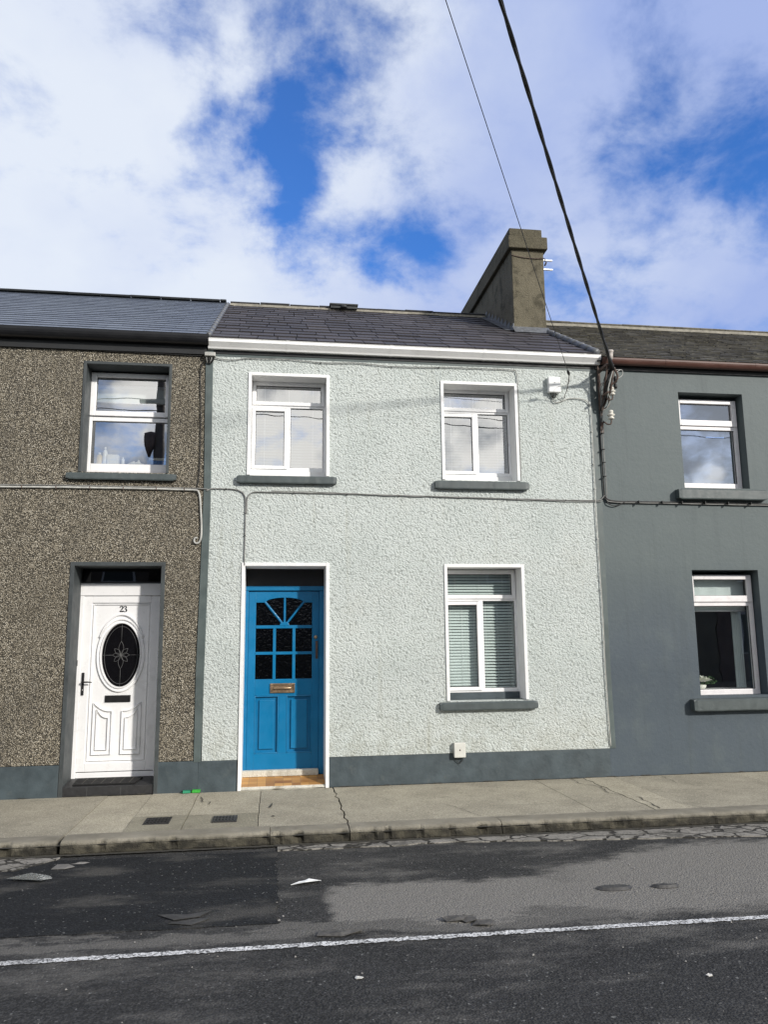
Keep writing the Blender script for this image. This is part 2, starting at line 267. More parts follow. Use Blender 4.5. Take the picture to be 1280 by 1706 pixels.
t = NT('worn_white_line_paint'); wv = t.maprange(t.noise(62, 6, .8), .44, .52); wv = t.math('MULTIPLY', wv, t.maprange(t.noise(2.0, 4), .24, .42))
M['line'] = t.out(t.mix(wv, (.045, .045, .044), t.ramp(t.noise(20, 4), [(.3, (.58, .58, .56)), (.7, (.80, .80, .78))])), .8, t.bump(t.noise(70, 4), .5, .005))
def slate(name, c, c2, rough, bs=40, moss=None, spec=.5):
    t = NT(name); tone = t.attr('tone'); col = t.mix(tone, c, c2); col = t.mix(t.math('MULTIPLY', t.maprange(t.noise(14, 7, .7), .5, .75), .35), col, vary(c2, 1.5))
    if moss: col = t.mix(t.math('MULTIPLY', t.maprange(t.noise(16, 8, .75), .52, .68), .75), col, moss)
    return t.out(col, rough, t.bump(t.noise(bs, 6, .6), .3, .005), spec=spec)
M['slate_mid'] = slate('purple_black_slate', (.034, .031, .034), (.064, .058, .062), .65)
M['slate_left'] = slate('blue_grey_fibre_slate', (.085, .10, .13), (.12, .14, .175), .42, 30)
M['slate_right'] = slate('mossy_brown_slate', (.040, .038, .033), (.085, .08, .066), .85, 30, (.20, .19, .14), .3)
M['underlay'] = simple('roof_underlay', (.012, .012, .013), .9)
t = NT('mosaic_step_tile'); mpg = t.mapping((1, 1, 1)); br = t.n.new('ShaderNodeTexBrick'); t.l.new(t.co, br.inputs['Vector'])
for k, v in dict(Scale=1.0).items(): br.inputs[k].default_value = v
br.offset = 0; br.inputs['Brick Width'].default_value = .092; br.inputs['Row Height'].default_value = .075; br.inputs['Mortar Size'].default_value = .002
br.inputs['Color1'].default_value = (.20, .075, .018, 1); br.inputs['Color2'].default_value = (.58, .31, .09, 1); br.inputs['Mortar'].default_value = (.22, .12, .05, 1)
M['mosaic'] = t.out(t.mix(t.math('MULTIPLY', t.noise(40, 4), .3), br.outputs['Color'], (.40, .23, .09)), .45, t.bump(t.noise(50, 4), .2, .004))
M['marble'] = stone('white_speckled_terrazzo', (.60, .58, .50), (.75, .73, .68), (.25, .21, .14), 60)
M['granite'] = simple('dark_step_tile', (.022, .022, .023), .55, .3, 30, .25, 80, grime=(.06, .06, .062))
M['rubber'] = simple('black_rubber_mat', (.004, .004, .004), .9, .3, 20, .4, 90)
M['mat_line'] = simple('brown_mat_stripe', (.075, .068, .058), .8, .2, 20)
def glass(name, refl, tint=(.9, .93, .93), rough=.0, frost=0.0, bump=0.0):
    m = bpy.data.materials.new(name); m.use_nodes = True; n = m.node_tree.nodes; l = m.node_tree.links; n.clear()
    tr = n.new('ShaderNodeBsdfTransparent'); tr.inputs[0].default_value = (*tint, 1); gl = n.new('ShaderNodeBsdfGlossy'); gl.inputs['Roughness'].default_value = rough
    gl.inputs['Color'].default_value = (.95, .97, 1, 1)
    mixs = n.new('ShaderNodeMixShader'); o = n.new('ShaderNodeOutputMaterial'); lw = n.new('ShaderNodeLayerWeight'); lw.inputs[0].default_value = .5; pw = n.new('ShaderNodeMath'); pw.operation = 'POWER'; l.new(lw.outputs['Facing'], pw.inputs[0]); pw.inputs[1].default_value = 5.0
    ad = n.new('ShaderNodeMath'); ad.operation = 'ADD'; ad.use_clamp = True; l.new(pw.outputs[0], ad.inputs[0]); ad.inputs[1].default_value = refl
    l.new(ad.outputs[0], mixs.inputs[0])
    tcn = n.new('ShaderNodeTexCoord'); nz = n.new('ShaderNodeTexNoise'); nz.inputs['Scale'].default_value = 1.6 if not bump else 35; l.new(tcn.outputs['Object'], nz.inputs['Vector'])
    bp = n.new('ShaderNodeBump'); bp.inputs['Strength'].default_value = bump or .12; bp.inputs['Distance'].default_value = .02 if bump else .012; l.new(nz.outputs[0], bp.inputs['Height']); l.new(bp.outputs[0], gl.inputs['Normal'])
    base = tr.outputs[0]
    if frost:
        df = n.new('ShaderNodeBsdfDiffuse'); df.inputs[0].default_value = (.55, .60, .60, 1); m2 = n.new('ShaderNodeMixShader'); m2.inputs[0].default_value = frost
        l.new(tr.outputs[0], m2.inputs[1]); l.new(df.outputs[0], m2.inputs[2]); base = m2.outputs[0]
    l.new(base, mixs.inputs[1]); l.new(gl.outputs[0], mixs.inputs[2]); l.new(mixs.outputs[0], o.inputs[0]); return m
M['glass'] = glass('window_glass', .10)
M['glass_up'] = glass('upper_window_glass', .44)
M['glass_frost'] = glass('frosted_glass', .50, rough=.02, frost=.0)
M['glass_dark'] = glass('dark_door_glass', .06, (.08, .08, .07))
M['glass_amber'] = glass('amber_patterned_glass', .035, (.12, .06, .012), rough=.12, bump=.3)

# ------------------------------------------------------------------ mesh helpers
def props(o, label=None, cat=None, group=None, kind=None):
    for k, v in (('label', label), ('category', cat), ('group', group), ('kind', kind)):
        if v: o[k] = v
    return o
def thing(name, loc, label, cat, group=None):
    o = bpy.data.objects.new(name, None); o.empty_display_size = .1; C.objects.link(o); o.location = loc; return props(o, label, cat, group)
def wloc(o):
    v = Vector((0, 0, 0))
    while o is not None: v += o.location; o = o.parent
    return v
class MB:
    def __init__(s): s.v = []; s.f = []; s.mi = []; s.tone = []; s.smooth = []
    def add(s, vs, fs, mi=0, tone=0.5, smooth=False):
        b = len(s.v); s.v += [tuple(v) for v in vs]; s.f += [tuple(i + b for i in f) for f in fs]
        s.mi += [mi] * len(fs); s.tone += [tone] * len(fs); s.smooth += [smooth] * len(fs); return s
    def box(s, x0, x1, y0, y1, z0, z1, mi=0, tone=.5, M4=None):
        vs = [(x0, y0, z0), (x1, y0, z0), (x1, y1, z0), (x0, y1, z0), (x0, y0, z1), (x1, y0, z1), (x1, y1, z1), (x0, y1, z1)]
        if M4 is not None: vs = [M4 @ Vector(v) for v in vs]
        return s.add(vs, [(0, 3, 2, 1), (4, 5, 6, 7), (0, 1, 5, 4), (1, 2, 6, 5), (2, 3, 7, 6), (3, 0, 4, 7)], mi, tone)
    def prism(s, pts, y0, y1, mi=0):
        n = len(pts); vs = [(x, y0, z) for x, z in pts] + [(x, y1, z) for x, z in pts]
        return s.add(vs, [tuple(range(n)), tuple(range(2 * n - 1, n - 1, -1))] + [(i, i + n, (i + 1) % n + n, (i + 1) % n) for i in range(n)], mi)
    def prism_x(s, pts, x0, x1, mi=0):          # pts are (y, z)
        n = len(pts); vs = [(x0, y, z) for y, z in pts] + [(x1, y, z) for y, z in pts]
        return s.add(vs, [tuple(range(n)), tuple(range(2 * n - 1, n - 1, -1))] + [(i, i + n, (i + 1) % n + n, (i + 1) % n) for i in range(n)], mi)
    def tube(s, pts, r, seg=8, cap=True, mi=0, twist=None):
        P = [Vector(p) for p in pts]; n = len(P); vs = []; prev = None
        for i, p in enumerate(P):
            d = (P[min(i + 1, n - 1)] - P[max(i - 1, 0)]).normalized()
            if prev is None: a = Vector((0, 0, 1)) if abs(d.z) < .9 else Vector((1, 0, 0)); u = d.cross(a).normalized()
            else: u = (prev - d * prev.dot(d)).normalized()
            prev = u; w = d.cross(u); rr = r[i] if isinstance(r, (list, tuple)) else r
            for k in range(seg):
                a = 2 * math.pi * k / seg; vs.append(p + u * (rr * math.cos(a)) + w * (rr * math.sin(a)))
        fs = [(i * seg + k, i * seg + (k + 1) % seg, (i + 1) * seg + (k + 1) % seg, (i + 1) * seg + k) for i in range(n - 1) for k in range(seg)]
        if cap: fs += [tuple(range(seg - 1, -1, -1)), tuple(range((n - 1) * seg, n * seg))]
        return s.add(vs, fs, mi, .5, True)
    def lathe(s, prof, c, seg=16, axis='z', mi=0):
        vs = []
        for r, h in prof:
            for k in range(seg):
                a = 2 * math.pi * k / seg; x, y = r * math.cos(a), r * math.sin(a)
                vs.append((c[0] + x, c[1] + y, c[2] + h) if axis == 'z' else (c[0] + x, c[1] + h, c[2] + y))
        n = len(prof); fs = [(i * seg + k, i * seg + (k + 1) % seg, (i + 1) * seg + (k + 1) % seg, (i + 1) * seg + k) for i in range(n - 1) for k in range(seg)]
        fs += [tuple(range(seg - 1, -1, -1)), tuple(range((n - 1) * seg, n * seg))]
        return s.add(vs, fs, mi, .5, True)
    def ribbon(s, pts, w, y0, y1, closed=False, mi=0):      # flat raised strip following (x, z) points on a facade-parallel plane
        n = len(pts)
        L = []; R_ = []
        for i in range(n):
            a = Vector(pts[(i - 1) % n] if closed else pts[max(i - 1, 0)]); b = Vector(pts[(i + 1) % n] if closed else pts[min(i + 1, n - 1)])
            d = (b - a).normalized(); nn = Vector((-d.y, d.x)); ww = (w[i] if isinstance(w, (list, tuple)) else w) / 2; p = Vector(pts[i])
            L.append(p + nn * ww); R_.append(p - nn * ww)
        vs = []
        for i in range(n): vs += [(L[i].x, y1, L[i].y), (L[i].x * .7 + R_[i].x * .3, y0, L[i].y * .7 + R_[i].y * .3), (R_[i].x * .7 + L[i].x * .3, y0, R_[i].y * .7 + L[i].y * .3), (R_[i].x, y1, R_[i].y)]
        fs = []
        for i in range(n if closed else n - 1):
            j = (i + 1) % n
            for k in range(3): fs.append((i * 4 + k, i * 4 + k + 1, j * 4 + k + 1, j * 4 + k))
        if not closed: fs += [(0, 1, 2, 3), ((n - 1) * 4 + 3, (n - 1) * 4 + 2, (n - 1) * 4 + 1, (n - 1) * 4)]
        return s.add(vs, fs, mi)
    def build(s, name, mats, parent=None, bevel=0, fix=True, **p):
        me = bpy.data.meshes.new(name); off = wloc(parent) if parent is not None else Vector((0, 0, 0)); loc = Vector((0, 0, 0))
        if parent is None and p.pop('origin', True) and s.v and p.get('cat'):
            xs = [v[0] for v in s.v]; ys = [v[1] for v in s.v]; zs = [v[2] for v in s.v]
            loc = Vector(((min(xs) + max(xs)) / 2, (min(ys) + max(ys)) / 2, min(zs))); off = loc
        me.from_pydata([(v[0] - off.x, v[1] - off.y, v[2] - off.z) for v in s.v], [], s.f)
        for m in (mats if isinstance(mats, (list, tuple)) else [mats]): me.materials.append(M[m] if isinstance(m, str) else m)
        for i, pl in enumerate(me.polygons): pl.material_index = s.mi[i]; pl.use_smooth = s.smooth[i]
        if len(set(s.tone)) > 1:
            at = me.attributes.new('tone', 'FLOAT', 'FACE')
            for i, tv in enumerate(s.tone): at.data[i].value = tv
        if fix:
            bm = bmesh.new(); bm.from_mesh(me); bmesh.ops.recalc_face_normals(bm, faces=bm.faces[:]); bm.to_mesh(me); bm.free()
        o = bpy.data.objects.new(name, me); C.objects.link(o); o.location = loc
        if parent is not None: o.parent = parent; o.location = (0, 0, 0)
        if bevel:
            b = o.modifiers.new('bevel', 'BEVEL'); b.width = bevel; b.segments = 2; b.limit_method = 'ANGLE'; b.angle_limit = D2R(40)
        return props(o, p.get('label'), p.get('cat'), p.get('group'), p.get('kind'))
def B(*a, **k): return MB().box(*a, **k)
def frange(a, b, st):
    n = max(1, int(round((b - a) / st))); return [a + (b - a) * i / n for i in range(n + 1)]

def wall_mesh(x0, x1, z0, z1, yf, yb, holes):
    """solid wall with rectangular holes (hx0,hx1,hz0,hz1)"""
    m = MB(); xs = sorted({x0, x1, *[h[0] for h in holes], *[h[1] for h in holes]}); zs = sorted({z0, z1, *[h[2] for h in holes], *[h[3] for h in holes]})
    xs = [x for x in xs if x0 <= x <= x1]; zs = [z for z in zs if z0 <= z <= z1]
    def hole(i, j):
        if i < 0 or j < 0 or i >= len(xs) - 1 or j >= len(zs) - 1: return True
        cx, cz = (xs[i] + xs[i + 1]) / 2, (zs[j] + zs[j + 1]) / 2
        return any(h[0] < cx < h[1] and h[2] < cz < h[3] for h in holes)
    idx = {}
    def V(i, j, k):
        key = (i, j, k)
        if key not in idx: idx[key] = len(m.v); m.v.append((xs[i], yf if k == 0 else yb, zs[j]))
        return idx[key]
    def F(*f): m.f.append(f); m.mi.append(0); m.tone.append(.5); m.smooth.append(False)
    for i in range(len(xs) - 1):
        for j in range(len(zs) - 1):
            if hole(i, j): continue
            F(V(i, j, 0), V(i + 1, j, 0), V(i + 1, j + 1, 0), V(i, j + 1, 0)); F(V(i, j, 1), V(i, j + 1, 1), V(i + 1, j + 1, 1), V(i + 1, j, 1))
            if hole(i - 1, j): F(V(i, j, 0), V(i, j + 1, 0), V(i, j + 1, 1), V(i, j, 1))
            if hole(i + 1, j): F(V(i + 1, j, 0), V(i + 1, j, 1), V(i + 1, j + 1, 1), V(i + 1, j + 1, 0))
            if hole(i, j - 1): F(V(i, j, 0), V(i, j, 1), V(i + 1, j, 1), V(i + 1, j, 0))
            if hole(i, j + 1): F(V(i, j + 1, 0), V(i + 1, j + 1, 0), V(i + 1, j + 1, 1), V(i, j + 1, 1))
    return m

# ------------------------------------------------------------------ ground, road, pavement
def slab_poly(pts, z1, z0, mi=0):                           # polygon in (x, y), extruded down
    m = MB(); n = len(pts); vs = [(x, y, z1) for x, y in pts] + [(x, y, z0) for x, y in pts]
    return m.add(vs, [tuple(range(n)), tuple(range(2 * n - 1, n - 1, -1))] + [(i, i + n, (i + 1) % n + n, (i + 1) % n) for i in range(n)], mi)
ZR = -.09
B(-600, 600, -600, 600, -.9, -.14).build('ground', simple('earth', (.09, .09, .075), .95, .3, .5), kind='structure')
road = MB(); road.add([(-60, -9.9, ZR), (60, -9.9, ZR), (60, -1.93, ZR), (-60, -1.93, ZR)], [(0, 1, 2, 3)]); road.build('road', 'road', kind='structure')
def jag(x0, y0, x1, y1, n, amp, sd):
    r = random.Random(sd); return [(x0 + (x1 - x0) * i / n + (r.uniform(-amp, amp) if 0 < i < n else 0), y0 + (y1 - y0) * i / n + (r.uniform(-amp, amp) if 0 < i < n else 0)) for i in range(n + 1)]
pp = jag(-3.4, -2.06, .035, -2.10, 40, .02, 1) + jag(.04, -2.10, .045, -3.68, 60, .016, 2)[1:] + jag(.045, -3.68, -3.4, -3.62, 40, .010, 3)[1:]
slab_poly(pp, ZR + .006, ZR - .02).build('tarmac_patch', 'tar_patch', kind='structure')
gp = jag(.05, -1.97, 9, -1.97, 40, .004, 4) + jag(9, -2.55, 4.4, -2.46, 24, .02, 5) + jag(4.4, -2.40, 1.2, -2.07, 24, .025, 6)[1:] + jag(1.2, -2.10, .05, -2.10, 10, .02, 7)[1:]
slab_poly(gp, ZR + .010, ZR - .02).build('gutter_channel', 'channel', kind='structure')
gp = jag(-3.6, -1.97, -1.62, -1.97, 10, .004, 14) + jag(-1.62, -2.0, -1.86, -2.32, 6, .02, 15) + jag(-1.9, -2.30, -3.6, -2.34, 10, .02, 16)
slab_poly(gp, ZR + .010, ZR - .02).build('gutter_channel', 'channel', kind='structure')
ln = MB(); xs = frange(-14, 20, .02); rl = random.Random(5)
def ly(x): return -4.018 - .0113 * (x + 1.393)
vs = []
for x in xs: vs += [(x, ly(x) - .026 - rl.uniform(-.006, .008), ZR + .005), (x, ly(x) + .026 + rl.uniform(-.006, .008), ZR + .005)]
ln.add(vs, [(2 * i, 2 * i + 2, 2 * i + 3, 2 * i + 1) for i in range(len(xs) - 1)]); ln.build('road_marking', 'line', kind='structure')

# pavement slabs between joints
pv = MB(); joints = [-9.0, -6.2, -3.05, -1.665, -1.22, -.748, -.115, .645, 2.89, 3.45, 3.80, 5.25, 7.4, 10.5]
rr = random.Random(3)
def ztop(y): return 0.012 * (-y) / 1.75
for i in range(len(joints) - 1):
    a, b = joints[i], joints[i + 1]; ga = .007 if abs(a - .645) < .01 else .003; gb = .007 if abs(b - .645) < .01 else .0035
    wa = random.Random(int(a * 100)); wb = random.Random(int(b * 100)); n = 14
    ja = [wa.uniform(-1, 1) * (.016 if abs(a - .645) < .01 or a > 3 else .003) for _ in range(n + 1)]; jb = [wb.uniform(-1, 1) * (.016 if abs(b - .645) < .01 or b > 3 else .003) for _ in range(n + 1)]
    ys = [-.012 - 1.705 * k / n for k in range(n + 1)]; dz = rr.uniform(-.004, .004)
    L = [(a + ga + ja[k], ys[k], ztop(ys[k]) + dz) for k in range(n + 1)]; R_ = [(b - gb + jb[k], ys[k], ztop(ys[k]) + dz) for k in range(n + 1)]
    mi = rr.choice([0, 0, 1])
    for k in range(n):
        mk = mi
        if -1.3 < (a + b) / 2 < -.3 and ys[k] < -1.0: mk = 2
        q = [L[k], L[k + 1], R_[k + 1], R_[k]]; lo = [(v[0], v[1], -.12) for v in q]
        pv.add(q + lo, [(0, 1, 2, 3), (0, 4, 5, 1), (3, 2, 6, 7)] + ([(1, 5, 6, 2)] if k == n - 1 else []), mk)
# dirt that fills the joints and gathers along the wall
pv.add([(-9, .2, -.012), (10.5, .2, -.012), (10.5, -1.95, -.010), (-9, -1.95, -.010)], [(0, 1, 2, 3)], 3)
def crack(pts, w, sd):
    r = random.Random(sd); P = []
    for (x0, y0), (x1, y1) in zip(pts, pts[1:]):
        n = max(2, int(math.hypot(x1 - x0, y1 - y0) / .06))
        for k in range(n): P.append((x0 + (x1 - x0) * k / n + r.uniform(-.012, .012), y0 + (y1 - y0) * k / n + r.uniform(-.012, .012)))
    P.append(pts[-1]); vs = []
    for i, (x, y) in enumerate(P):
        a = P[max(i - 1, 0)]; b = P[min(i + 1, len(P) - 1)]; d = Vector((b[0] - a[0], b[1] - a[1])).normalized(); ww = w * r.uniform(.3, 1.1) / 2
        vs += [(x - d.y * ww, y + d.x * ww, ztop(y) + .0065), (x + d.y * ww, y - d.x * ww, ztop(y) + .0065)]
    pv.add(vs, [(2 * i, 2 * i + 2, 2 * i + 3, 2 * i + 1) for i in range(len(P) - 1)], 3)
crack([(3.3, -.05), (3.28, -.35), (3.42, -.55), (3.36, -.9), (3.55, -1.15), (3.5, -1.68)], .012, 1)
crack([(3.55, -1.15), (3.78, -1.35), (3.9, -1.7)], .007, 2)
crack([(-.70, -.3), (-.66, -.55), (-.60, -.56), (-.60, -.68)], .012, 3)
crack([(4.35, -.1), (4.3, -.5), (4.5, -.75)], .006, 4)
crack([(.0, -.75), (-.02, -.95)], .02, 5); crack([(.0, -1.3), (.03, -1.33)], .03, 6); crack([(.12, -.8), (.0, -.8)], .006, 7)
crack([(1.6, -1.05), (1.75, -1.4), (1.83, -1.68)], .007, 8); crack([(2.0, -1.25), (2.3, -1.28), (2.88, -1.3)], .005, 9); crack([(-1.2, -1.02), (-.78, -1.0)], .004, 10)
crack([(4.0, -.9), (4.6, -.95), (5.2, -1.0)], .004, 11); crack([(.55, -1.35), (.68, -1.37)], .012, 12)
pv.build('pavement', ['pavement', 'pavement_b', 'pavement_brushed', 'crack'], kind='structure', fix=False)
# kerb, rounded and broken along its foot
kb = MB(); segs = [(-9, -4.2), (-4.196, -1.665), (-1.635, -.012), (-.008, .637), (.645, 1.936), (1.942, 4.60), (4.604, 7.6), (7.604, 10.5)]
for si, (a, b) in enumerate(segs):
    xs = frange(a, b, .025); dz = random.Random(si + 40).uniform(-.004, .006); vs = []
    dmg = [.2, .3, .5, 1.3, 1.5, .25, .2, .2][si]
    for x in xs:
        e = min(x - a, b - x); e = max(0, .008 - e) * .5
        n1 = noise.noise(Vector((x * 3.1, si * 7, 0))); n2 = noise.noise(Vector((x * 11, 3 + si, 5))); n3 = noise.noise(Vector((x * 27, 1, 9)))
        chip = max(0, n1 * .6 + n2 * .6 - .06) * .11 * (0.3 + dmg)
        prof = [(-1.722, -.13), (-1.722, .020 + dz), (-1.80, .024 + dz), (-1.900 + n3 * .004, .024 + dz - e), (-1.925 + n3 * .005 + chip * .4, .018 + dz - e - chip * .5), (-1.940 + n2 * .006 + chip, .002 + dz),
                (-1.948 + n2 * .008 + chip * 1.2, -.035), (-1.952 + n1 * .012 + n3 * .006 + chip * .8, -.065), (-1.940 + n2 * .03, -.088), (-1.94 + n2 * .03, -.13)]
        vs += [(x, y, z) for y, z in prof]
    k = 10; fs = [(i * k + j, i * k + (j + 1), (i + 1) * k + (j + 1), (i + 1) * k + j) for i in range(len(xs) - 1) for j in range(k - 1)]
    fs += [tuple(range(k)), tuple((len(xs) - 1) * k + j for j in range(k - 1, -1, -1))]
    kb.add(vs, fs)
kb.build('kerb', 'kerb', kind='structure')
gm = MB(); xs = frange(-9, 10.5, .03)          # damp grit where kerb meets road
vs = []
for x in xs: n = noise.noise(Vector((x * 5, 0, 0))); vs += [(x, -1.93, ZR + .016), (x, -1.985 - .02 * abs(n) - .012 * noise.noise(Vector((x * 21, 4, 0))), ZR + .013)]
gm.add(vs, [(2 * i, 2 * i + 2, 2 * i + 3, 2 * i + 1) for i in range(len(xs) - 1)]); gm.build('gutter_dirt', 'crack', kind='stuff', label='dark grit and moss lying along the foot of the kerb', cat='dirt')
dm_ = MB(); xs = frange(-5, 8.3, .03); vs = []
for x in xs: n = noise.noise(Vector((x * 7, 0, 3))); vs += [(x, -.004, .012 if n > .1 else .004), (x, -.02 - .012 * max(0, n + .3), .006)]
dm_.add(vs, [(2 * i, 2 * i + 2, 2 * i + 3, 2 * i + 1) for i in range(len(xs) - 1)]); dm_.build('wall_foot_dirt', 'crack', kind='stuff', label='thin line of dark dirt where the pavement meets the house walls', cat='dirt')
# far side of the street (seen only as reflections in the panes)
B(-60, 60, -15.1, -9.9, -.14, .03).build('pavement', 'pavement', kind='structure')

# ------------------------------------------------------------------ roofs
EY, RY = -.10, 2.97
def roof(house, xa, xb, ze, zr, mat, course, width, thick, gap, jitter, deck=True, overlap=.0, sd=1, split=None):
    sl = Vector((0, RY - EY, zr - ze)); L = sl.length; u = sl.normalized(); nrm = Vector((0, -u.z, u.y)); r = random.Random(sd); m = MB(); row = 0; s = 0.0
    while s < L - .02:
        s1 = min(s + course * 1.25, L + .01); x = xa - (width * .5 if row % 2 else 0) + (r.uniform(-.03, .03) if jitter > .3 else 0)
        while x < xb:
            w = width * (1 + r.uniform(-.25, .25) * (jitter > .3)); x0, x1 = max(x, xa), min(x + w, xb)
            if x1 - x0 > .02:
                js = r.uniform(-.006, .006) * (1 + jitter * 2); jt = thick * r.uniform(.7, 1.6 if jitter > .3 else 1.1); tilt = r.uniform(-.004, .004) * (1 + jitter)
                base = Vector((0, EY, ze)); g = gap / 2
                def P(xx, ss, h): return Vector((xx, 0, 0)) + base + u * ss + nrm * h
                lo = max(0, s + js); vs = [P(x0 + g, lo + tilt, .008), P(x1 - g, lo - tilt, .008), P(x1 - g, s1, .001), P(x0 + g, s1, .001), P(x0 + g, lo + tilt, .008 + jt), P(x1 - g, lo - tilt, .008 + jt), P(x1 - g, s1, .003), P(x0 + g, s1, .003)]
                m.add(vs, [(0, 3, 2, 1), (4, 5, 6, 7), (0, 1, 5, 4), (1, 2, 6, 5), (2, 3, 7, 6), (3, 0, 4, 7)], 0, r.random())
            x += w
        s += course; row += 1
    # deck under the slates and back slope
    m.prism_x([(EY, ze - .004), (RY, zr - .004), (6.15, ze - .004), (6.15, ze - .06), (RY, zr - .07), (EY, ze - .06)], xa, xb, 1)
    return m.build('roof', [mat, 'underlay'], house)

def ridge(roofo, name, xa, xb, zr, mat, pitch, r0, sd, seg_len, mort=None, jit=.006):
    m = MB(); r = random.Random(sd); x = xa
    while x < xb:
        x1 = min(x + seg_len, xb); dz = r.uniform(-jit, jit); pts = []
        for a in (-62, -35, 0, 35, 62): pts.append((RY + math.sin(D2R(a)) * r0 * 1.15, zr - .01 + dz + math.cos(D2R(a)) * r0 * .62))
        inn = [(y + (RY - y) * .15, z - .02) for y, z in reversed(pts)]
        m.prism_x(pts + inn, x + .004, x1 - .004)
        x = x1
    o = m.build(name, mat, roofo)
    if mort:
        mm = MB(); vs = []; xs = frange(xa, xb, .04)
        for x in xs:
            n = noise.noise(Vector((x * 6, sd, 0))) * .012
            vs += [(x, RY - r0 * 1.08, zr - .015 + .0), (x, RY - r0 * 1.22 - abs(n), zr - r0 * .62 - .012 + n)]
        mm.add(vs, [(2 * i, 2 * i + 2, 2 * i + 3, 2 * i + 1) for i in range(len(xs) - 1)]); mm.build('ridge_mortar', mort, roofo)
    return o

def gutter(house, xa, xb, y0, y1, z0, z1, mat, style, joints):
    m = MB(); h = z1 - z0; d = y1 - y0
    if style == 'ogee': pr = [(y0, z1), (y0 + .006, z1 - .012), (y0 + .004, z1 - .04), (y0 + .022, z1 - h * .55), (y0 + .05, z0 + .018), (y0 + .06, z0), (y1, z0), (y1, z1), (y1 - .006, z1), (y1 - .006, z0 + .008), (y0 + .066, z0 + .008), (y0 + .03, z1 - h * .5), (y0 + .014, z1)]
    else:
        pr = [(y0 + d / 2 - d / 2 * math.cos(D2R(a)), z1 - h * math.sin(D2R(a))) for a in range(0, 181, 15)]
        pr += [(y0 + d / 2 + (d / 2 - .006) * math.cos(D2R(a)), z1 - (h - .006) * math.sin(D2R(a))) for a in range(0, 181, 15)]
        pr += [(y0 + .004, z1 + .004), (y0 - .003, z1 + .002)]
    m.prism_x(pr, xa, xb); g = m.build('gutter', mat, house)
    for jx in joints:
        j = MB(); cy, cz = (y0 + y1) / 2, (z0 + z1) / 2
        n = len(pr) // 2 if style != 'ogee' else 7
        outer = [(cy + (y - cy) * 1.04, cz + (z - cz) * 1.035) for y, z in (pr[:13] if style != 'ogee' else pr[:8])]
        j.prism_x(outer, jx - .018, jx + .018); j.build('gutter_joint', mat, g)
    return g

# ------------------------------------------------------------------ windows
def bars(rects, y0, y1):
    m = MB()
    for a in rects: m.box(a[0], a[1], y0, y1, a[2], a[3])
    return m
def ring(m, x0, x1, z0, z1, w, y0, y1, wb=None, wt=None):
    wb = wb or w; wt = wt or w
    m.box(x0, x0 + w, y0, y1, z0, z1); m.box(x1 - w, x1, y0, y1, z0, z1); m.box(x0 + w, x1 - w, y0, y1, z0, z0 + wb); m.box(x0 + w, x1 - w, y0, y1, z1 - wt, z1); return m
def sill(parent, x0, x1, zb, zt, yo, yi, mat='sill', drop=.004, sd=0):
    m = MB(); xs = frange(x0, x1, .04); vs = []
    for i, x in enumerate(xs):
        n = noise.noise(Vector((x * 6, sd, 1))) * .003; n2 = noise.noise(Vector((x * 15, sd, 4))) * .0025; e = .012 if i in (0, len(xs) - 1) else 0
        vs += [(x, yo + .004 + n2, zb + e + n), (x, yo + n2 + e * .3, zb + .012 + e), (x, yo + n2 + e * .3, zt - drop - .012 - e), (x, yo + .012, zt - drop - e * .5), (x, yi, zt + .012 - e), (x, yi, zb + e)]
    fs = [(i * 6 + j, i * 6 + (j + 1) % 6, (i + 1) * 6 + (j + 1) % 6, (i + 1) * 6 + j) for i in range(len(xs) - 1) for j in range(6)]
    fs += [tuple(range(6)), tuple((len(xs) - 1) * 6 + j for j in range(5, -1, -1))]
    m.add(vs, fs, 0, .5, False); return m.build('sill', mat, parent, bevel=0)
def pane(parent, x0, x1, z0, z1, y, mat):
    g = MB(); e = .006; ring(g, x0 - .001, x1 + .001, z0 - .001, z1 + .001, e, y - .007, y - .001); g.build('gasket', 'gasket', parent)
    m = MB(); m.add([(x0, y, z0), (x1, y, z0), (x1, y, z1), (x0, y, z1)], [(0, 1, 2, 3)]); return m.build('pane', mat, parent)
def surround(parent, x0, x1, z0, z1, w, yd, mat, proud, lining=.012, bottom=False, wt=None):
    """painted band round the opening plus lining of the reveal back to the frame"""
    wt = wt or w; m = MB()
    m.box(x0 - w, x0 + lining, -proud, yd, z0, z1 + wt); m.box(x1 - lining, x1 + w, -proud, yd, z0, z1 + wt); m.box(x0 + lining, x1 - lining, -proud, yd, z1 - lining, z1 + wt)
    return m.build('surround', mat, parent, bevel=.003)

def blinds(x0, x1, z0, z1, y, label, tilt=48, pitch=.034, mat='blind', cords=(.15, .5, .85), gp=None):
    th = thing('venetian_blind', ((x0 + x1) / 2, y, z0), label, 'blind', gp); m = MB(); z = z1 - .03; r = random.Random(int(x0 * 50))
    while z > z0 + .015:
        a = D2R(tilt + r.uniform(-2.5, 2.5)); c, s = math.cos(a) * .0175, math.sin(a) * .0175
        m.add([(x0, y - c, z - s), (x1, y - c, z - s), (x1, y, z + .0015), (x0, y, z + .0015), (x1, y + c, z + s), (x0, y + c, z + s)], [(0, 1, 2, 3), (3, 2, 4, 5)]); z -= pitch
    m.build('slats', mat, th, fix=False); B(x0, x1, y - .015, y + .015, z1 - .028, z1).build('head_rail', mat, th)
    for k in cords: xx = x0 + (x1 - x0) * k; MB().tube([(xx, y - .019, z1), (xx, y - .019, z0)], .0013, 5).build('ladder_cord', 'upvc', th)
    return th

def make_house(name, loc, label): return thing(name, loc, label, 'house', 'terraced houses along the street')

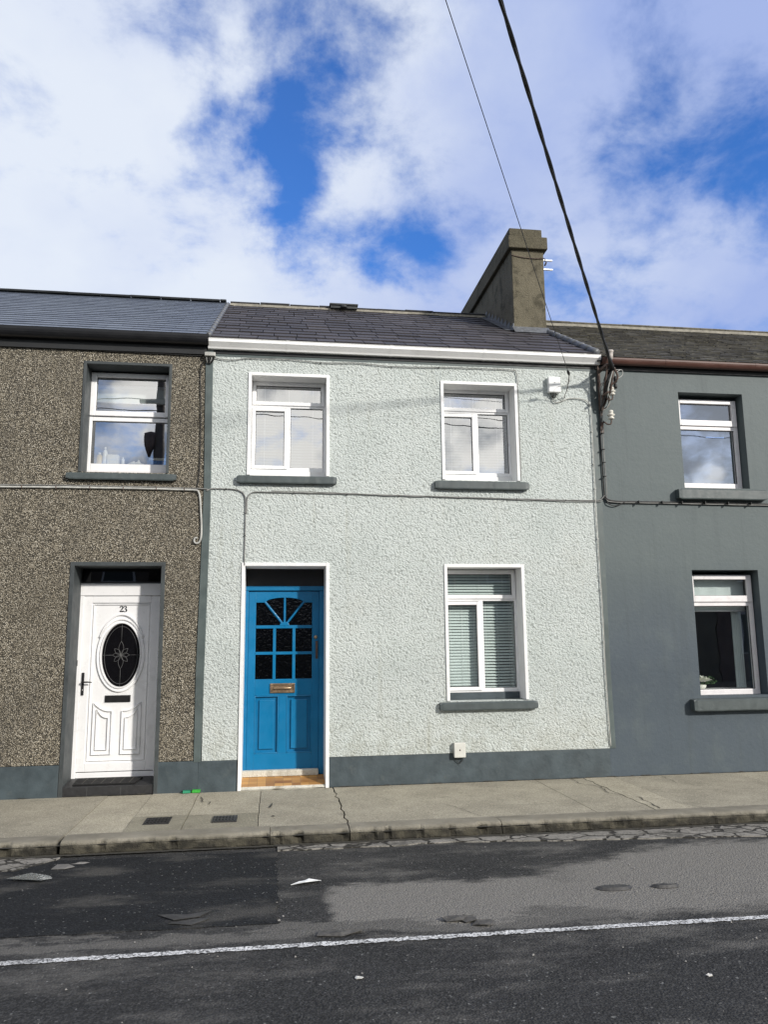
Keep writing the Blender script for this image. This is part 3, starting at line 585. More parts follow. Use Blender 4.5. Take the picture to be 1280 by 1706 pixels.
# ================================================================== LEFT HOUSE (number 23)
HL = make_house('terraced_house', (-3.0, 0, 0), 'brown pebbledashed terraced house with white front door numbered 23')
LX0, LX1 = -5.35, -.77
WL = (-2.11, -1.205, 3.39, 4.625); DL = (-2.13, -1.205, 0, 2.375)
wall_mesh(LX0, LX1, .32, 4.86, -.012, .45, [WL, DL, (-4.75, -3.85, 3.39, 4.6), (-4.75, -3.85, .95, 2.35)]).build('wall', 'pebbledash', HL)
pl = MB(); pl.box(LX0, -2.164, -.022, .45, -.08, .315); pl.box(-1.20, LX1, -.022, .45, -.08, .315); pl.build('plinth', 'plinth', HL, bevel=.004)
m = MB(); xs = [(-.818, .305), (-.822, 1.2), (-.806, 2.2), (-.792, 3.2), (-.806, 4.2), (-.812, 4.84)]; m.prism([(x, z) for x, z in xs] + [(-.728, 4.84), (-.712, 3.0), (-.73, 1.5), (-.744, .305)], -.026, .05)
m.build('pilaster', 'band', HL, bevel=.004)
B(LX0, LX0 + .02, .45, 6, -.08, 4.9).build('side_wall', 'render_grey', HL); B(LX0, LX1, 6, 6.02, -.08, 4.9).build('back_wall', 'render_grey', HL)
rl_ = roof(HL, LX0 - .05, -.778, 4.985, 6.75, 'slate_left', .185, .30, .008, .006, .1, sd=2)
ridge(rl_, 'ridge', LX0 - .05, -.80, 6.765, 'ridge_black', 30, .075, 3, .45, jit=.002)
B(LX0, -.80, -.045, -.014, 4.775, 4.93).build('fascia', 'dark_board', HL)
gutter(HL, LX0 - .02, -.775, -.155, -.045, 4.865, 4.975, 'black_gutter', 'round', (-3.9, -2.35))
# upper window
w = MB(); ring(w, -2.12, -1.195, 3.455, 4.60, .045, .235, .30, wb=.085, wt=.03); w.box(-2.075, -1.24, .235, .30, 4.035, 4.085)
W = w.build('window', 'upvc', HL, bevel=.006)
s_ = MB(); ring(s_, -2.105, -1.215, 4.092, 4.602, .062, .212, .262, wb=.058, wt=.05); sa = s_.build('sash', 'upvc', W, bevel=.006)
pane(sa, -2.043, -1.277, 4.150, 4.552, .255, 'glass_up'); pane(W, -2.075, -1.24, 3.54, 4.035, .262, 'glass_up')
surround(W, -2.11, -1.207, 3.39, 4.625, .028, .25, 'reveal_dark', .022, lining=.004)
sill(W, -2.252, -1.09, 3.30, 3.378, -.065, .24, sd=1)
B(-2.11, -1.205, .232, .30, 3.38, 3.46).build('sub_sill', 'upvc_old', W); B(-2.13, -1.19, .30, .52, 3.525, 3.545).build('window_board', 'upvc', W)
for (a, b, c, d, hh) in [(-4.75, -3.85, 3.39, 4.6, 4.05), (-4.75, -3.85, .95, 2.35, 1.8)]:
    w = MB(); ring(w, a, b, c + .06, d, .05, .235, .30); w.box(a + .05, b - .05, .235, .30, hh, hh + .05); W2 = w.build('window', 'upvc', HL, bevel=.006)
    pane(W2, a + .05, b - .05, hh + .05, d - .05, .262, 'glass_up'); pane(W2, a + .05, b - .05, c + .11, hh, .262, 'glass_up'); surround(W2, a, b, c, d, .035, .25, 'reveal_dark', .022); sill(W2, a - .14, b + .14, c - .08, c, -.065, .24, sd=2)
# door
F_ = MB(); F_.box(-2.15, -2.078, .315, .40, .10, 2.06); F_.box(-1.275, -1.20, .315, .40, .10, 2.06); F_.box(-2.15, -1.20, .31, .40, 2.062, 2.198); F_.box(-2.078, -1.275, .33, .40, .12, .18)
DF = F_.build('door_frame', 'upvc', HL, bevel=.006)
tm = MB(); ring(tm, -2.14, -1.20, 2.20, 2.38, .018, .33, .37); tm.build('transom_frame', 'black', DF)
m = MB(); m.add([(-2.12, .36, 2.21), (-1.21, .36, 2.21), (-1.21, .36, 2.37), (-2.12, .36, 2.37)], [(0, 1, 2, 3)]); m.build('pane', 'glass_dark', DF)
surround(DF, -2.13, -1.205, -.03, 2.375, .03, .33, 'reveal_dark', .024)
# rear of the hallway so that the transom stays dark
door = MB(); ring(door, -2.078, -1.275, .188, 2.058, .085, .325, .375, wb=.09, wt=.075)
DO = door.build('door', 'upvc', HL, bevel=.005)
cx, cz = -1.668, 1.413
def ell(a, b, n=48, c=(cx, cz)): return [(c[0] + a * math.cos(2 * math.pi * k / n), c[1] + b * math.sin(2 * math.pi * k / n)) for k in range(n)]
def panel_with_oval(x0, x1, z0, z1, ea, eb, y0):
    m = MB(); n = 64; E_ = [(cx + ea * math.cos(2 * math.pi * k / n), cz + eb * math.sin(2 * math.pi * k / n)) for k in range(n)]; O = []
    for k in range(n):
        c, s = math.cos(2 * math.pi * k / n), math.sin(2 * math.pi * k / n); tx = ((x1 - cx) if c > 0 else (cx - x0)) / max(abs(c), 1e-6); tz = ((z1 - cz) if s > 0 else (cz - z0)) / max(abs(s), 1e-6); t_ = min(tx, tz); O.append((cx + c * t_, cz + s * t_))
    corners = [(x0, z0), (x1, z0), (x1, z1), (x0, z1)]
    vs = [(x, y0, z) for x, z in E_] + [(x, y0, z) for x, z in O]
    fs = [(k, (k + 1) % n, n + (k + 1) % n, n + k) for k in range(n)]
    m.add(vs, fs)
    for (qx, qz) in corners:   # fill the corner triangles
        best = [k for k in range(n) if True]
        for k in range(n):
            a, b = O[k], O[(k + 1) % n]
            if abs(a[0] - b[0]) > 1e-6 and abs(a[1] - b[1]) > 1e-6 and abs(a[0] - qx) + abs(b[0] - qx) < .5 and abs(a[1] - qz) + abs(b[1] - qz) < .5: m.add([(a[0], y0, a[1]), (b[0], y0, b[1]), (qx, y0, qz)], [(0, 1, 2)])
    return m
pm = panel_with_oval(-1.994, -1.359, .277, 1.984, .205, .345, .345); pm.build('door_skin', 'upvc', DO)
rr_ = MB(); rr_.ribbon([(-1.972, .30), (-1.972, 1.965), (-1.381, 1.965), (-1.381, .30)], .016, .329, .346, True); rr_.ribbon(ell(.212, .352), .022, .323, .346, True); rr_.ribbon(ell(.248, .390), .020, .324, .346, True)
arch = [(cx + .268 * math.sin(a) * .95, 1.40 + .455 * math.cos(a)) for a in [D2R(-62 + 124 * k / 30) for k in range(31)]]; rr_.ribbon(arch, .024, .320, .346)
for ex in (arch[0], arch[-1]): rr_.lathe([(.001, -.016), (.015, -.014), (.019, 0)], (ex[0], .346, ex[1]), 12, 'y')
def pan(xl, xr, zb, ztl, ztr, fl):
    n = 10; tp = [(xl + (xr - xl) * k / n, ztl + (ztr - ztl) * (k / n) + (-.028 if True else 0) * math.sin(math.pi * k / n)) for k in range(n + 1)]
    return [(xl, zb)] + tp + [(xr, zb)]
for o_ in (pan(-1.928, -1.733, .364, .905, .815, 1), pan(-1.628, -1.431, .364, .815, .905, 1)):
    rr_.ribbon(o_, .015, .325, .346, True); qx = sum(p[0] for p in o_) / len(o_); qz = sum(p[1] for p in o_) / len(o_)
    x0_, x1_ = min(p[0] for p in o_), max(p[0] for p in o_); mid = (x0_ + x1_) / 2
    inn = [(mid + (p[0] - mid) * .62, (p[1] - .068) if p[1] > .5 else p[1] + .048) for p in o_]; rr_.ribbon(inn, .013, .324, .346, True)
rr_.build('moulding', 'upvc', DO)
m = MB(); n = 48; vs = [(x, .352, z) for x, z in ell(.206, .346)]; m.add(vs, [tuple(range(48))]); OG = m.build('oval_glass', simple('black_oval_glass', (.004, .004, .005), .12, spec=.6), DO)
lc = MB()
def L_(pts, r=.0022): lc.tube([(x, .349, z) for x, z in pts], r, 6)
L_(ell(.175, .31) + [ell(.175, .31)[0]]); L_([(cx, cz + .345), (cx, cz + .15)]); L_([(cx, cz - .345), (cx, cz - .15)]); L_([(cx - .205, cz), (cx - .09, cz)]); L_([(cx + .205, cz), (cx + .09, cz)])
def petal(a0, ln, wd): 
    P = []
    for k in range(13):
        t_ = k / 12; s_1 = math.sin(math.pi * t_) * wd; P.append((t_ * ln, s_1))
    for k in range(12, -1, -1): P.append((k / 12 * ln, -math.sin(math.pi * k / 12) * wd))
    return [(cx + x * math.cos(a0) - y * math.sin(a0), cz + x * math.sin(a0) + y * math.cos(a0)) for x, y in P]
for a0, ln_, wd in ((90, .15, .026), (270, .15, .026), (0, .09, .022), (180, .09, .022), (45, .10, .022), (135, .10, .022), (225, .10, .022), (315, .10, .022)): L_(petal(D2R(a0), ln_, wd), .0022)
lc.build('leadwork', 'came', OG)
B(-1.815, -1.545, .333, .348, .908, .982).build('letter_plate', 'black', DO, bevel=.004)
hm = MB(); hm.box(-2.062, -2.036, .312, .328, .99, 1.23); hm.tube([(-2.049, .325, 1.13), (-2.049, .272, 1.13)], .009, 10); hm.tube([(-2.052, .272, 1.13), (-1.99, .270, 1.131), (-1.945, .276, 1.128)], [.009, .008, .006], 10); hm.build('handle', 'black', DO, bevel=.003)
hm = MB(); hm.lathe([(.001, -.004), (.007, -.003), (.008, 0)], (-2.049, .312, 1.045), 12, 'y'); hm.build('lock_cylinder', 'steel', DO)
nm = MB()
def digit(pts, ws, ox, oz, sc): nm.ribbon([(ox + x * sc, oz + z * sc) for x, z in pts], [q * sc * 1.75 for q in ws], .338, .347)
two = [(.06, .74), (.10, .90), (.27, .985), (.45, .90), (.50, .72), (.40, .50), (.20, .27), (.06, .09)]
digit(two, [.16, .12, .07, .15, .18, .14, .09, .08], -1.702, 1.884, .066); digit([(.02, .07), (.52, .07), (.56, .24)], [.14, .15, .05], -1.702, 1.884, .066)
three = [(.07, .80), (.14, .93), (.29, .985), (.43, .90), (.44, .74), (.34, .60), (.2, .54), (.36, .50), (.49, .38), (.49, .18), (.36, .03), (.20, .0), (.07, .06), (.05, .18)]
digit(three, [.13, .08, .06, .12, .15, .09, .04, .08, .14, .17, .10, .06, .08, .13], -1.661, 1.884, .066)
nm.build('house_number', 'number', DO, label='black serif number 23')
m = MB(); m.box(-2.142, -2.112, .296, .316, 1.302, 1.364); bell = m.build('doorbell', 'black', DF, bevel=.003); bm_ = MB(); bm_.lathe([(.001, -.003), (.007, -.003), (.008, 0)], (-2.127, .296, 1.322), 12, 'y'); bm_.build('bell_button', 'plastic_white', bell)
st = MB(); st.prism_x([(-.006, -.05), (-.006, .092), (.335, .128), (.335, -.05)], -2.182, -1.21); ST = st.build('doorstep', 'granite', HL, bevel=.003)
for jx in (-1.88, -1.545): B(jx - .0015, jx + .0015, -.0075, .0, -.02, .091).build('tile_joint', 'came', ST)

# ================================================================== MIDDLE HOUSE
HM = make_house('terraced_house', (1.5, 0, 0), 'pale green roughcast terraced house with a blue front door')
MX0, MX1 = -.735, 3.785
WUL = (-.302, .577, 3.385, 4.567); WUR = (1.94, 2.832, 3.375, 4.55); WLR = (1.935, 2.832, .868, 2.37); DM = (-.335, .578, 0, 2.378)
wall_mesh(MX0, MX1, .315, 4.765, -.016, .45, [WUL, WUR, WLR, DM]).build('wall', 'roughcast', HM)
pl = MB(); pl.box(-.77, -.372, -.024, .45, -.08, .312); pl.box(.592, 3.785, -.010, .45, -.08, .312); pl.build('plinth', 'plinth', HM, bevel=.004)
B(-.728, 3.83, -.012, .45, 4.7665, 4.86).build('wall_band', 'band', HM); B(MX0, MX1 + .015, 6, 6.02, -.08, 4.9).build('back_wall', 'render_grey', HM)
RM = roof(HM, -.776, 3.86, 4.955, 6.72, 'slate_mid', .262, .285, .010, .010, .45, sd=5)
ridge(RM, 'ridge', -.74, 3.34, 6.735, 'ridge_tile', 30, .085, 8, .46, 'mortar')
vt = MB(); vt.box(.815, 1.238, RY - .15, RY + .12, 6.70, 6.745); vt.box(.80, 1.25, RY - .17, RY + .14, 6.747, 6.775); vt.lathe([(.055, 0), (.055, .03), (.03, .045)], (1.02, RY - .19, 6.685), 14); vt.build('ridge_vent', 'ridge_black', RM, bevel=.006)
fl = MB(); sl = Vector((0, RY - EY, 6.72 - 4.955)); Ls = sl.length; u_ = sl.normalized(); nn_ = Vector((0, -u_.z, u_.y))
def on_roof(x, s, h): p = Vector((x, EY, 4.955)) + u_ * s + nn_ * h; return p
for k in range(14):
    a, b = Ls * k / 14, Ls * (k + 1) / 14 + .02; fl.tube([on_roof(-.778, a, .022 + .006), on_roof(-.778, b, .016)], .030, 10)
fl.build('verge_flashing', 'lead', RM)
fl = MB()
for k in range(8):
    a, b = 1.86 * k / 8, 1.86 * (k + 1) / 8 + .015; x = 3.855 - .10 * 0
    p, q = on_roof(3.85, a, .028), on_roof(3.85, b, .022); fl.tube([p, q], [.045, .040], 10)
fl.build('party_flashing', 'lead', RM)
# chimney stack
ch = MB(); CHX0, CHX1 = 3.36, 3.845; ch.box(CHX0, CHX1, 1.5, 4.45, 5.6, 7.15); CH = ch.build('chimney', 'chimney', RM, bevel=.008)
cp = MB(); cp.box(CHX0 - .055, CHX1 + .05, 1.44, 4.5, 7.15, 7.34); cp.build('chimney_cap', 'chimney_cap', CH, bevel=.012)
cp = MB(); cp.box(CHX0 - .03, CHX1 - .02, 1.47, 4.47, 7.342, 7.47); cp.build('chimney_cap', 'chimney_cap', CH, bevel=.012)
fl = MB(); fl.add([on_roof(3.33, 1.72, .024), on_roof(3.87, 1.72, .024), (3.87, 1.492, 5.96), (3.33, 1.492, 5.96)], [(0, 1, 2, 3)])
for k in range(9):
    y = 1.5 + k * .165; zz = 4.955 + (y - EY) * .575
    fl.box(CHX0 - .014, CHX0 - .002, y, y + .175, zz - .02, zz + .085 + .05); 
    p = [on_roof(3.24, (y - EY) / u_.y, .024), on_roof(3.352, (y - EY) / u_.y, .03), on_roof(3.352, (y + .17 - EY) / u_.y, .026), on_roof(3.24, (y + .17 - EY) / u_.y, .020)]; fl.add(p, [(0, 1, 2, 3)])
fl.build('chimney_flashing', 'lead', CH)
gutter(HM, -.785, 3.905, -.125, -.022, 4.842, 4.948, 'white_gutter', 'ogee', (.115, 1.32, 2.45, 3.70))
B(-.76, 3.86, -.020, -.0125, 4.80, 4.86).build('fascia', 'dark_board', HM)  # near-black strip stands in for the gutter's shadow on the wall

def casement(house, op, zmul0, zmul1, xm0, xm1, gl, ztop=None, zbot=None, sillz=None, sillx=None, sub=True, sd=0, yf=.2, lowbox=False):
    x0, x1, z0, z1 = op; zb = zbot; zt = ztop
    w = MB(); ring(w, x0 - .005, x1 + .005, zb, zt, .040, yf, yf + .065, wb=.045); w.box(x0 + .035, x1 - .035, yf, yf + .065, zmul0 + .01, zmul1 - .008); w.box(xm0 + .008, xm1, yf, yf + .065, zb + .045, zmul0 + .01)
    W = w.build('window', 'upvc', house, bevel=.006)
    s1 = MB(); ring(s1, x0 + .018, x1 - .02, zmul1 - .035, zt - .012, .042, yf - .016, yf + .03, wb=.045); sa = s1.build('sash', 'upvc', W, bevel=.006)
    pane(sa, x0 + .060, x1 - .062, zmul1 + .010, zt - .054, yf + .02, gl)
    s2 = MB(); ring(s2, x0 + .018, xm0 + .02, zb + .022, zmul0 + .004, .040, yf - .016, yf + .03); sb_ = s2.build('sash', 'upvc', W, bevel=.006)
    pane(sb_, x0 + .058, xm0 - .020, zb + .062, zmul0 - .036, yf + .02, gl)
    pane(W, xm1, x1 - .035, zb + .045, zmul0 + .01, yf + .03, gl)
    surround(W, x0, x1, z0 + .004, z1, .024, yf + .01, 'white_trim', .030)
    if sub: B(x0 + .012, x1 - .012, yf - .012, yf + .05, z0 - .01, zb - .002).build('sub_sill', 'white_trim', W, bevel=.004)
    sill(W, sillx[0], sillx[1], sillz[0], sillz[1], -.075, yf + .06, sd=sd)
    return W
casement(HM, WUL, 4.235, 4.305, .108, .160, 'glass_up', 4.566, 3.485, (3.290, 3.380), (-.430, .682), sd=3)
casement(HM, WUR, 4.235, 4.305, 2.365, 2.422, 'glass_up', 4.555, 3.470, (3.262, 3.362), (1.82, 2.942), sd=4)
WW = casement(HM, WLR, 1.975, 2.045, 2.358, 2.416, 'glass', 2.352, .945, (.772, .862), (1.824, 2.945), sub=False, sd=5)
B(1.947, 2.820, .19, .26, .86, .944).build('sub_sill', 'plinth', WW)
# blue door
fr = MB(); fr.box(-.345, -.290, .33, .42, .085, 2.115); fr.box(.512, .59, .33, .42, .085, 2.115); fr.box(-.345, .59, .322, .42, 2.117, 2.168)
BF = fr.build('door_frame', 'blue', HM, bevel=.004)
m = MB(); m.add([(-.345, .37, 2.168), (.59, .37, 2.168), (.59, .37, 2.39), (-.345, .37, 2.39)], [(0, 1, 2, 3)]); m.build('transom_panel', simple('near_black_transom_paint', (.006, .006, .007), .5), BF)
surround(BF, -.335, .578, .0, 2.378, .025, .34, 'white_trim', .030)
dr = MB(); y0, y1 = .35, .395
dr.box(-.289, -.205, y0, y1, .105, 2.108); dr.box(.433, .511, y0, y1, .105, 2.108); dr.box(-.205, .433, y0, y1, .945, 1.125)
dr.box(-.205, .433, y0, y1, .105, .318); dr.box(.063, .148, y0, y1, .318, .945)
def arcz(x):
    if x <= -.098 or x >= .332: return 1.982
    return 1.982 + .056 * math.sqrt(max(0, 1 - ((x - .117) / .215) ** 2))
xs = frange(-.205, .433, .0155)
for a, b in zip(xs, xs[1:]):
    za, zb_ = arcz(a), arcz(b); dr.add([(a, y0, za), (b, y0, zb_), (b, y0, 2.108), (a, y0, 2.108), (a, y1, za), (b, y1, zb_)], [(0, 1, 2, 3), (0, 4, 5, 1)])
BD = dr.build('door', 'blue', HM, bevel=.003)
mt = MB(); ym0, ym1 = .346, .392
for z0_, z1_ in ((1.690, 1.724), (1.397, 1.428)): mt.box(-.205, .433, ym0, ym1, z0_, z1_)
for x0_, x1_ in ((-.010, .023), (.210, .243)): mt.box(x0_, x1_, ym0 + .001, ym1, 1.12, 1.70)
for ex, ez in ((-.105, 1.99), (.118, 2.04), (.338, 1.99)): mt.ribbon([(.118, 1.715), (ex, ez)], .036, ym0 - .002, ym1)
mt.prism([(.060, 1.72), (.176, 1.72), (.160, 1.752), (.118, 1.768), (.076, 1.752)], ym0 - .003, ym1); mt.build('glazing_bar', 'blue', BD, bevel=.002)
m = MB(); m.add([(-.21, .378, 1.12), (.44, .378, 1.12), (.44, .378, 2.05), (-.21, .378, 2.05)], [(0, 1, 2, 3)]); m.build('pane', 'glass_amber', BD)
for xl, xr in ((-.205, .063), (.148, .433)):
    pmn = MB(); pmn.box(xl, xr, .376, .392, .318, .945)
    ring(pmn, xl, xr, .318, .945, .014, .347, .378); pmn.box(xl + .052, xr - .052, .356, .378, .365, .898); pmn.build('panel', 'blue', BD, bevel=.006)
lp = MB(); ring(lp, -.034, .242, .973, 1.078, .020, .334, .350); lp.box(-.014, .222, .342, .350, .993, 1.058); lp.tube([(.005, .336, 1.026), (.02, .325, 1.026), (.188, .325, 1.026), (.203, .336, 1.026)], .010, 10); lp.build('letter_plate', 'brass', BD, bevel=.003)
lk = MB(); lk.lathe([(.001, -.016), (.012, -.015), (.020, -.006), (.022, 0)], (.474, .35, 1.588), 18, 'y'); lk.build('lock', 'brass', BD)
hd = MB(); hd.box(.472, .500, .342, .350, 1.345, 1.545); hd.tube([(.486, .345, 1.53), (.486, .312, 1.515), (.486, .305, 1.45), (.486, .312, 1.375), (.486, .345, 1.36)], [.008, .008, .010, .008, .008], 10); hd.build('handle', 'iron', BD, bevel=.003)
tb = MB(); tb.box(-.325, .505, .268, .348, .085, .150); tb.build('threshold', 'marble', HM, bevel=.008)
fs_ = MB(); fs_.prism_x([(.012, .02), (.012, .036), (.30, .088), (.30, .02)], -.323, .566); fs_.build('tiled_step', 'mosaic', HM)
fs_ = MB(); fs_.prism_x([(-.016, -.03), (-.016, .022), (.014, .034), (.014, -.03)], -.350, .590); fs_.build('step_edge', 'marble', HM, bevel=.005)

# ================================================================== RIGHT HOUSE
HR = make_house('terraced_house', (6.0, 0, 0), 'smooth slate grey painted terraced house under a mossy slate roof')
RX0, RX1 = 3.787, 8.35
WRU = (4.935, 5.795, 3.34, 4.55); WRL = (4.943, 5.80, .868, 2.338)
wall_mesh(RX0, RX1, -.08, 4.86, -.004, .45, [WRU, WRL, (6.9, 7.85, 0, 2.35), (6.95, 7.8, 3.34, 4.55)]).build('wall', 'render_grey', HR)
m = MB(); m.prism([(3.788, .312), (3.786, 4.765), (3.83, 4.83), (3.905, 4.83), (3.86, 2.9), (3.85, 1.2), (3.86, .312)], -.010, .0); m.build('corner_band', 'band', HR, bevel=.002)
B(RX1 - .02, RX1, .45, 6, -.08, 4.9).build('side_wall', 'render_grey', HR); B(RX0 + .015, RX1, 6, 6.02, -.08, 4.9).build('back_wall', 'render_grey', HR)
RR = roof(HR, 3.862, RX1 + .05, 4.925, 6.655, 'slate_right', .15, .24, .010, .006, 1.0, sd=9)
ridge(RR, 'ridge', 3.86, RX1 + .05, 6.665, 'ridge_tile_old', 30, .10, 18, .46, 'mortar', .008)
B(3.86, RX1, -.03, -.006, 4.795, 4.90).build('fascia', 'dark_board', HR)  # black of this board paints the shading below the gutter
gutter(HR, 3.915, RX1 + .03, -.14, -.03, 4.835, 4.912, 'brown_gutter', 'round', (4.75, 5.95, 7.2))
def rwin(op, trans0, trans1, zt, zb, gl1, gl2, sz, sx, sd, yf=.13):
    x0, x1, z0, z1 = op; w = MB(); ring(w, x0 - .005, x1 - .008, zb, zt, .055, yf, yf + .065, wb=.075); w.box(x0 + .05, x1 - .063, yf, yf + .065, trans0 - .045, trans0)
    W = w.build('window', 'upvc_old', HR, bevel=.006)
    s = MB(); ring(s, x0 + .02, x1 - .022, trans0 + .004, zt - .008, .062, yf - .018, yf + .03, wb=.075, wt=.05); sa = s.build('sash', 'upvc_old', W, bevel=.006)
    pane(sa, x0 + .082, x1 - .084, trans0 + .079, zt - .058, yf + .02, gl1); pane(W, x0 + .05, x1 - .063, zb + .075, trans0 - .045, yf + .03, gl2)
    sill(W, sx[0], sx[1], sz[0], sz[1], -.10, yf + .05, sd=sd); return W
W1 = rwin(WRU, 4.155, 0, 4.505, 3.352, 'glass_frost', 'glass_frost', (3.185, 3.315), (4.805, 5.972), 6)
W2 = rwin(WRL, 1.957, 0, 2.29, .852, 'glass', 'glass', (.702, .838), (4.803, 5.98), 7)
B(4.93, 5.81, .20, .45, .905, .925).build('window_board', 'upvc', W2)
B(4.93, 5.81, .17, .45, 3.34, 3.352).build('window_board', 'upvc', W1)
w = MB(); ring(w, 6.95, 7.8, 3.40, 4.5, .055, .13, .19); W3 = w.build('window', 'upvc_old', HR, bevel=.006); pane(W3, 7.005, 7.745, 3.455, 4.445, .15, 'glass_up'); sill(W3, 6.82, 7.93, 3.2, 3.33, -.10, .18, sd=8)
dd = MB(); ring(dd, 6.9, 7.85, .05, 2.35, .06, .22, .30); dd.box(6.96, 7.79, .24, .29, .11, 2.29); dd.build('door', simple('dark_red_paint', (.14, .02, .02), .4), HR, bevel=.005)

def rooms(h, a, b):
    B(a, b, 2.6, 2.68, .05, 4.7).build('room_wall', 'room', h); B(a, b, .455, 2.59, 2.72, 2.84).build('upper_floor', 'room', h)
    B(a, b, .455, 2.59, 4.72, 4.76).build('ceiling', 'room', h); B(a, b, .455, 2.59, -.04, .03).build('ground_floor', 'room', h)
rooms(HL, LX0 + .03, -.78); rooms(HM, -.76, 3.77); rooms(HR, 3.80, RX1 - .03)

# ------------------------------------------------------------------ blinds, curtains and things on the inner sills
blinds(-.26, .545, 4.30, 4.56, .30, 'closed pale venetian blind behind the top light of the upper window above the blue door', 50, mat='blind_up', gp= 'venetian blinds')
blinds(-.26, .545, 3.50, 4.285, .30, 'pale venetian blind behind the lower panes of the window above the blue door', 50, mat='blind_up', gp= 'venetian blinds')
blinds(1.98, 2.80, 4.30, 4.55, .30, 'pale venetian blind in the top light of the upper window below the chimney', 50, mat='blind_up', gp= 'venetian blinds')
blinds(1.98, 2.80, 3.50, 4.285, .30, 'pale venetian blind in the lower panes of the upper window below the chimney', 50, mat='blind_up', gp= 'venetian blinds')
blinds(1.975, 2.80, 2.03, 2.345, .285, 'half open pale green blind in the top light of the ground floor window', 52, .034, gp='venetian blinds')
blinds(1.975, 2.375, .955, 2.015, .285, 'half open pale green blind in the left pane of the ground floor window', 56, .034, gp='venetian blinds')
blinds(2.395, 2.80, .955, 2.015, .285, 'half open grey blind in the right pane of the ground floor window', 46, .034, gp='venetian blinds')
def roller(x0, x1, z0, z1, y, label):
    th = thing('roller_blind', ((x0 + x1) / 2, y, z0), label, 'blind', 'roller blinds'); m = MB(); n = 24; vs = []
    for k in range(n + 1): x = x0 + (x1 - x0) * k / n; vs += [(x, y + .004 * math.sin(k * .9), z0), (x, y + .002 * math.sin(k * .9), z1)]
    m.add(vs, [(2 * i, 2 * i + 2, 2 * i + 3, 2 * i + 1) for i in range(n)], 0, .5, True); m.build('fabric', 'blind_white', th, fix=False)
    m = MB(); m.tube([(x0, y, z0), (x1, y, z0)], .010, 8); m.build('bottom_bar', 'upvc', th); m = MB(); m.tube([(x0, y, z1 + .01), (x1, y, z1 + .01)], .02, 10); m.build('roller', 'upvc', th)
roller(5.0, 5.76, 1.858, 2.26, .26, 'white roller blind drawn down a little in the right-hand ground floor window')
roller(-2.08, -1.25, 4.29, 4.47, .36, 'short pale roller blind in the top of the upper window of the pebbledashed house')
def curtain(x0, x1, z0, z1, y, label):
    m = MB(); n = 30; vs = []
    for k in range(n + 1): x = x0 + (x1 - x0) * k / n; yy = y + .018 * math.sin(k * 1.15); vs += [(x, yy, z0), (x, yy, z1)]
    m.add(vs, [(2 * i, 2 * i + 2, 2 * i + 3, 2 * i + 1) for i in range(n)], 0, .5, True); m.build('curtain', 'blind_white', fix=False, label=label, cat='curtain')
curtain(5.62, 5.75, .93, 1.86, .34, 'narrow pale curtain hanging at the right side of the window with flowers')
def item(name, bmb, mat, label, cat, group='things on the inner sill of the pebbledashed house', **k): return bmb.build(name, mat, label=label, cat=cat, group=group, **k)
zb = 3.546; yb = .37
def bottle(x, r, h, mat, cap, label, y=yb):
    th = thing('bottle', (x, y, zb), label, 'bottle', 'things on the inner sill of the pebbledashed house')
    m = MB(); m.lathe([(r * .92, 0), (r, .006), (r, h * .72), (r * .75, h * .82), (r * .35, h * .87), (r * .35, h * .9)], (x, y, zb), 16); m.build('bottle_body', mat, th)
    m = MB(); m.lathe([(r * .5, h * .88), (r * .5, h), (r * .4, h * 1.01)], (x, y, zb), 12); m.build('cap', cap, th)
ylw = simple('yellow_plastic', (.70, .50, .12), .4, .05); wht = simple('white_plastic', (.80, .78, .70), .4, .05); crm = simple('cream_card', (.62, .58, .46), .8, .06); blu = simple('blue_plastic', (.02, .18, .50), .4, .05)
bottle(-2.005, .032, .15, ylw, wht, 'yellow bottle at the left end of the inner window sill')
bottle(-1.945, .026, .215, wht, wht, 'tall white bottle with square cap beside the yellow bottle')
item('carton', B(-1.915, -1.79, yb - .04, yb + .05, zb, zb + .125), crm, 'cream carton in the upper left window beside the tall bottle', 'carton', bevel=.004)
bottle(-1.745, .018, .10, wht, wht, 'small white bottle to the right of the cream carton')
m = MB()
for k in range(4): m.tube([(-1.70 + k * .03, yb, zb + .012 + .014 * (k % 2)), (-1.62 + k * .035, yb + .02, zb + .055 - .010 * k)], [.014, .013], 10)
item('tube_pile', m, wht, 'small pile of white tubes lying in the middle of the inner sill', 'tubes')
bottle(-1.58, .02, .085, wht, wht, 'squat white bottle behind the pile of tubes', yb + .05)
m = B(-1.45, -1.255, yb - .06, yb + .06, zb + .062, zb + .09); item('storage_box', m, wht, 'flat white box on top of the blue box in the upper left window', 'box', bevel=.003)
m = B(-1.47, -1.25, yb - .06, yb + .06, zb, zb + .060); item('storage_box', m, blu, 'blue box at the right end of the inner window sill', 'box', bevel=.003)
# flowers
fx, fy, fz = 5.12, .32, .925
FV = thing('flower_arrangement', (fx, fy, fz), 'white rose with green foliage in a low bowl behind the ground floor window', 'flowers')
m = MB(); m.lathe([(.05, 0), (.075, .02), (.08, .045), (.07, .05)], (fx, fy, fz), 18); m.build('bowl', wht, FV)
m = MB(); rf = random.Random(2)
for k in range(150):
    a = rf.uniform(0, 6.28); e_ = rf.uniform(.1, 1.3); d_ = rf.uniform(.07, .17); p = Vector((fx + .04 + math.cos(a) * math.cos(e_) * d_ * 1.25, fy + math.sin(a) * math.cos(e_) * d_ * .6, fz + .05 + math.sin(e_) * d_ * .65)); q = Vector((rf.uniform(-1, 1), rf.uniform(-1, 1), rf.uniform(-1, 1))).normalized() * .02; s2_ = q.orthogonal().normalized() * .007
    m.add([p - q, p + s2_, p + q, p - s2_], [(0, 1, 2, 3)])
m.build('foliage', simple('dark_leaf', (.06, .13, .04), .6), FV, fix=False)
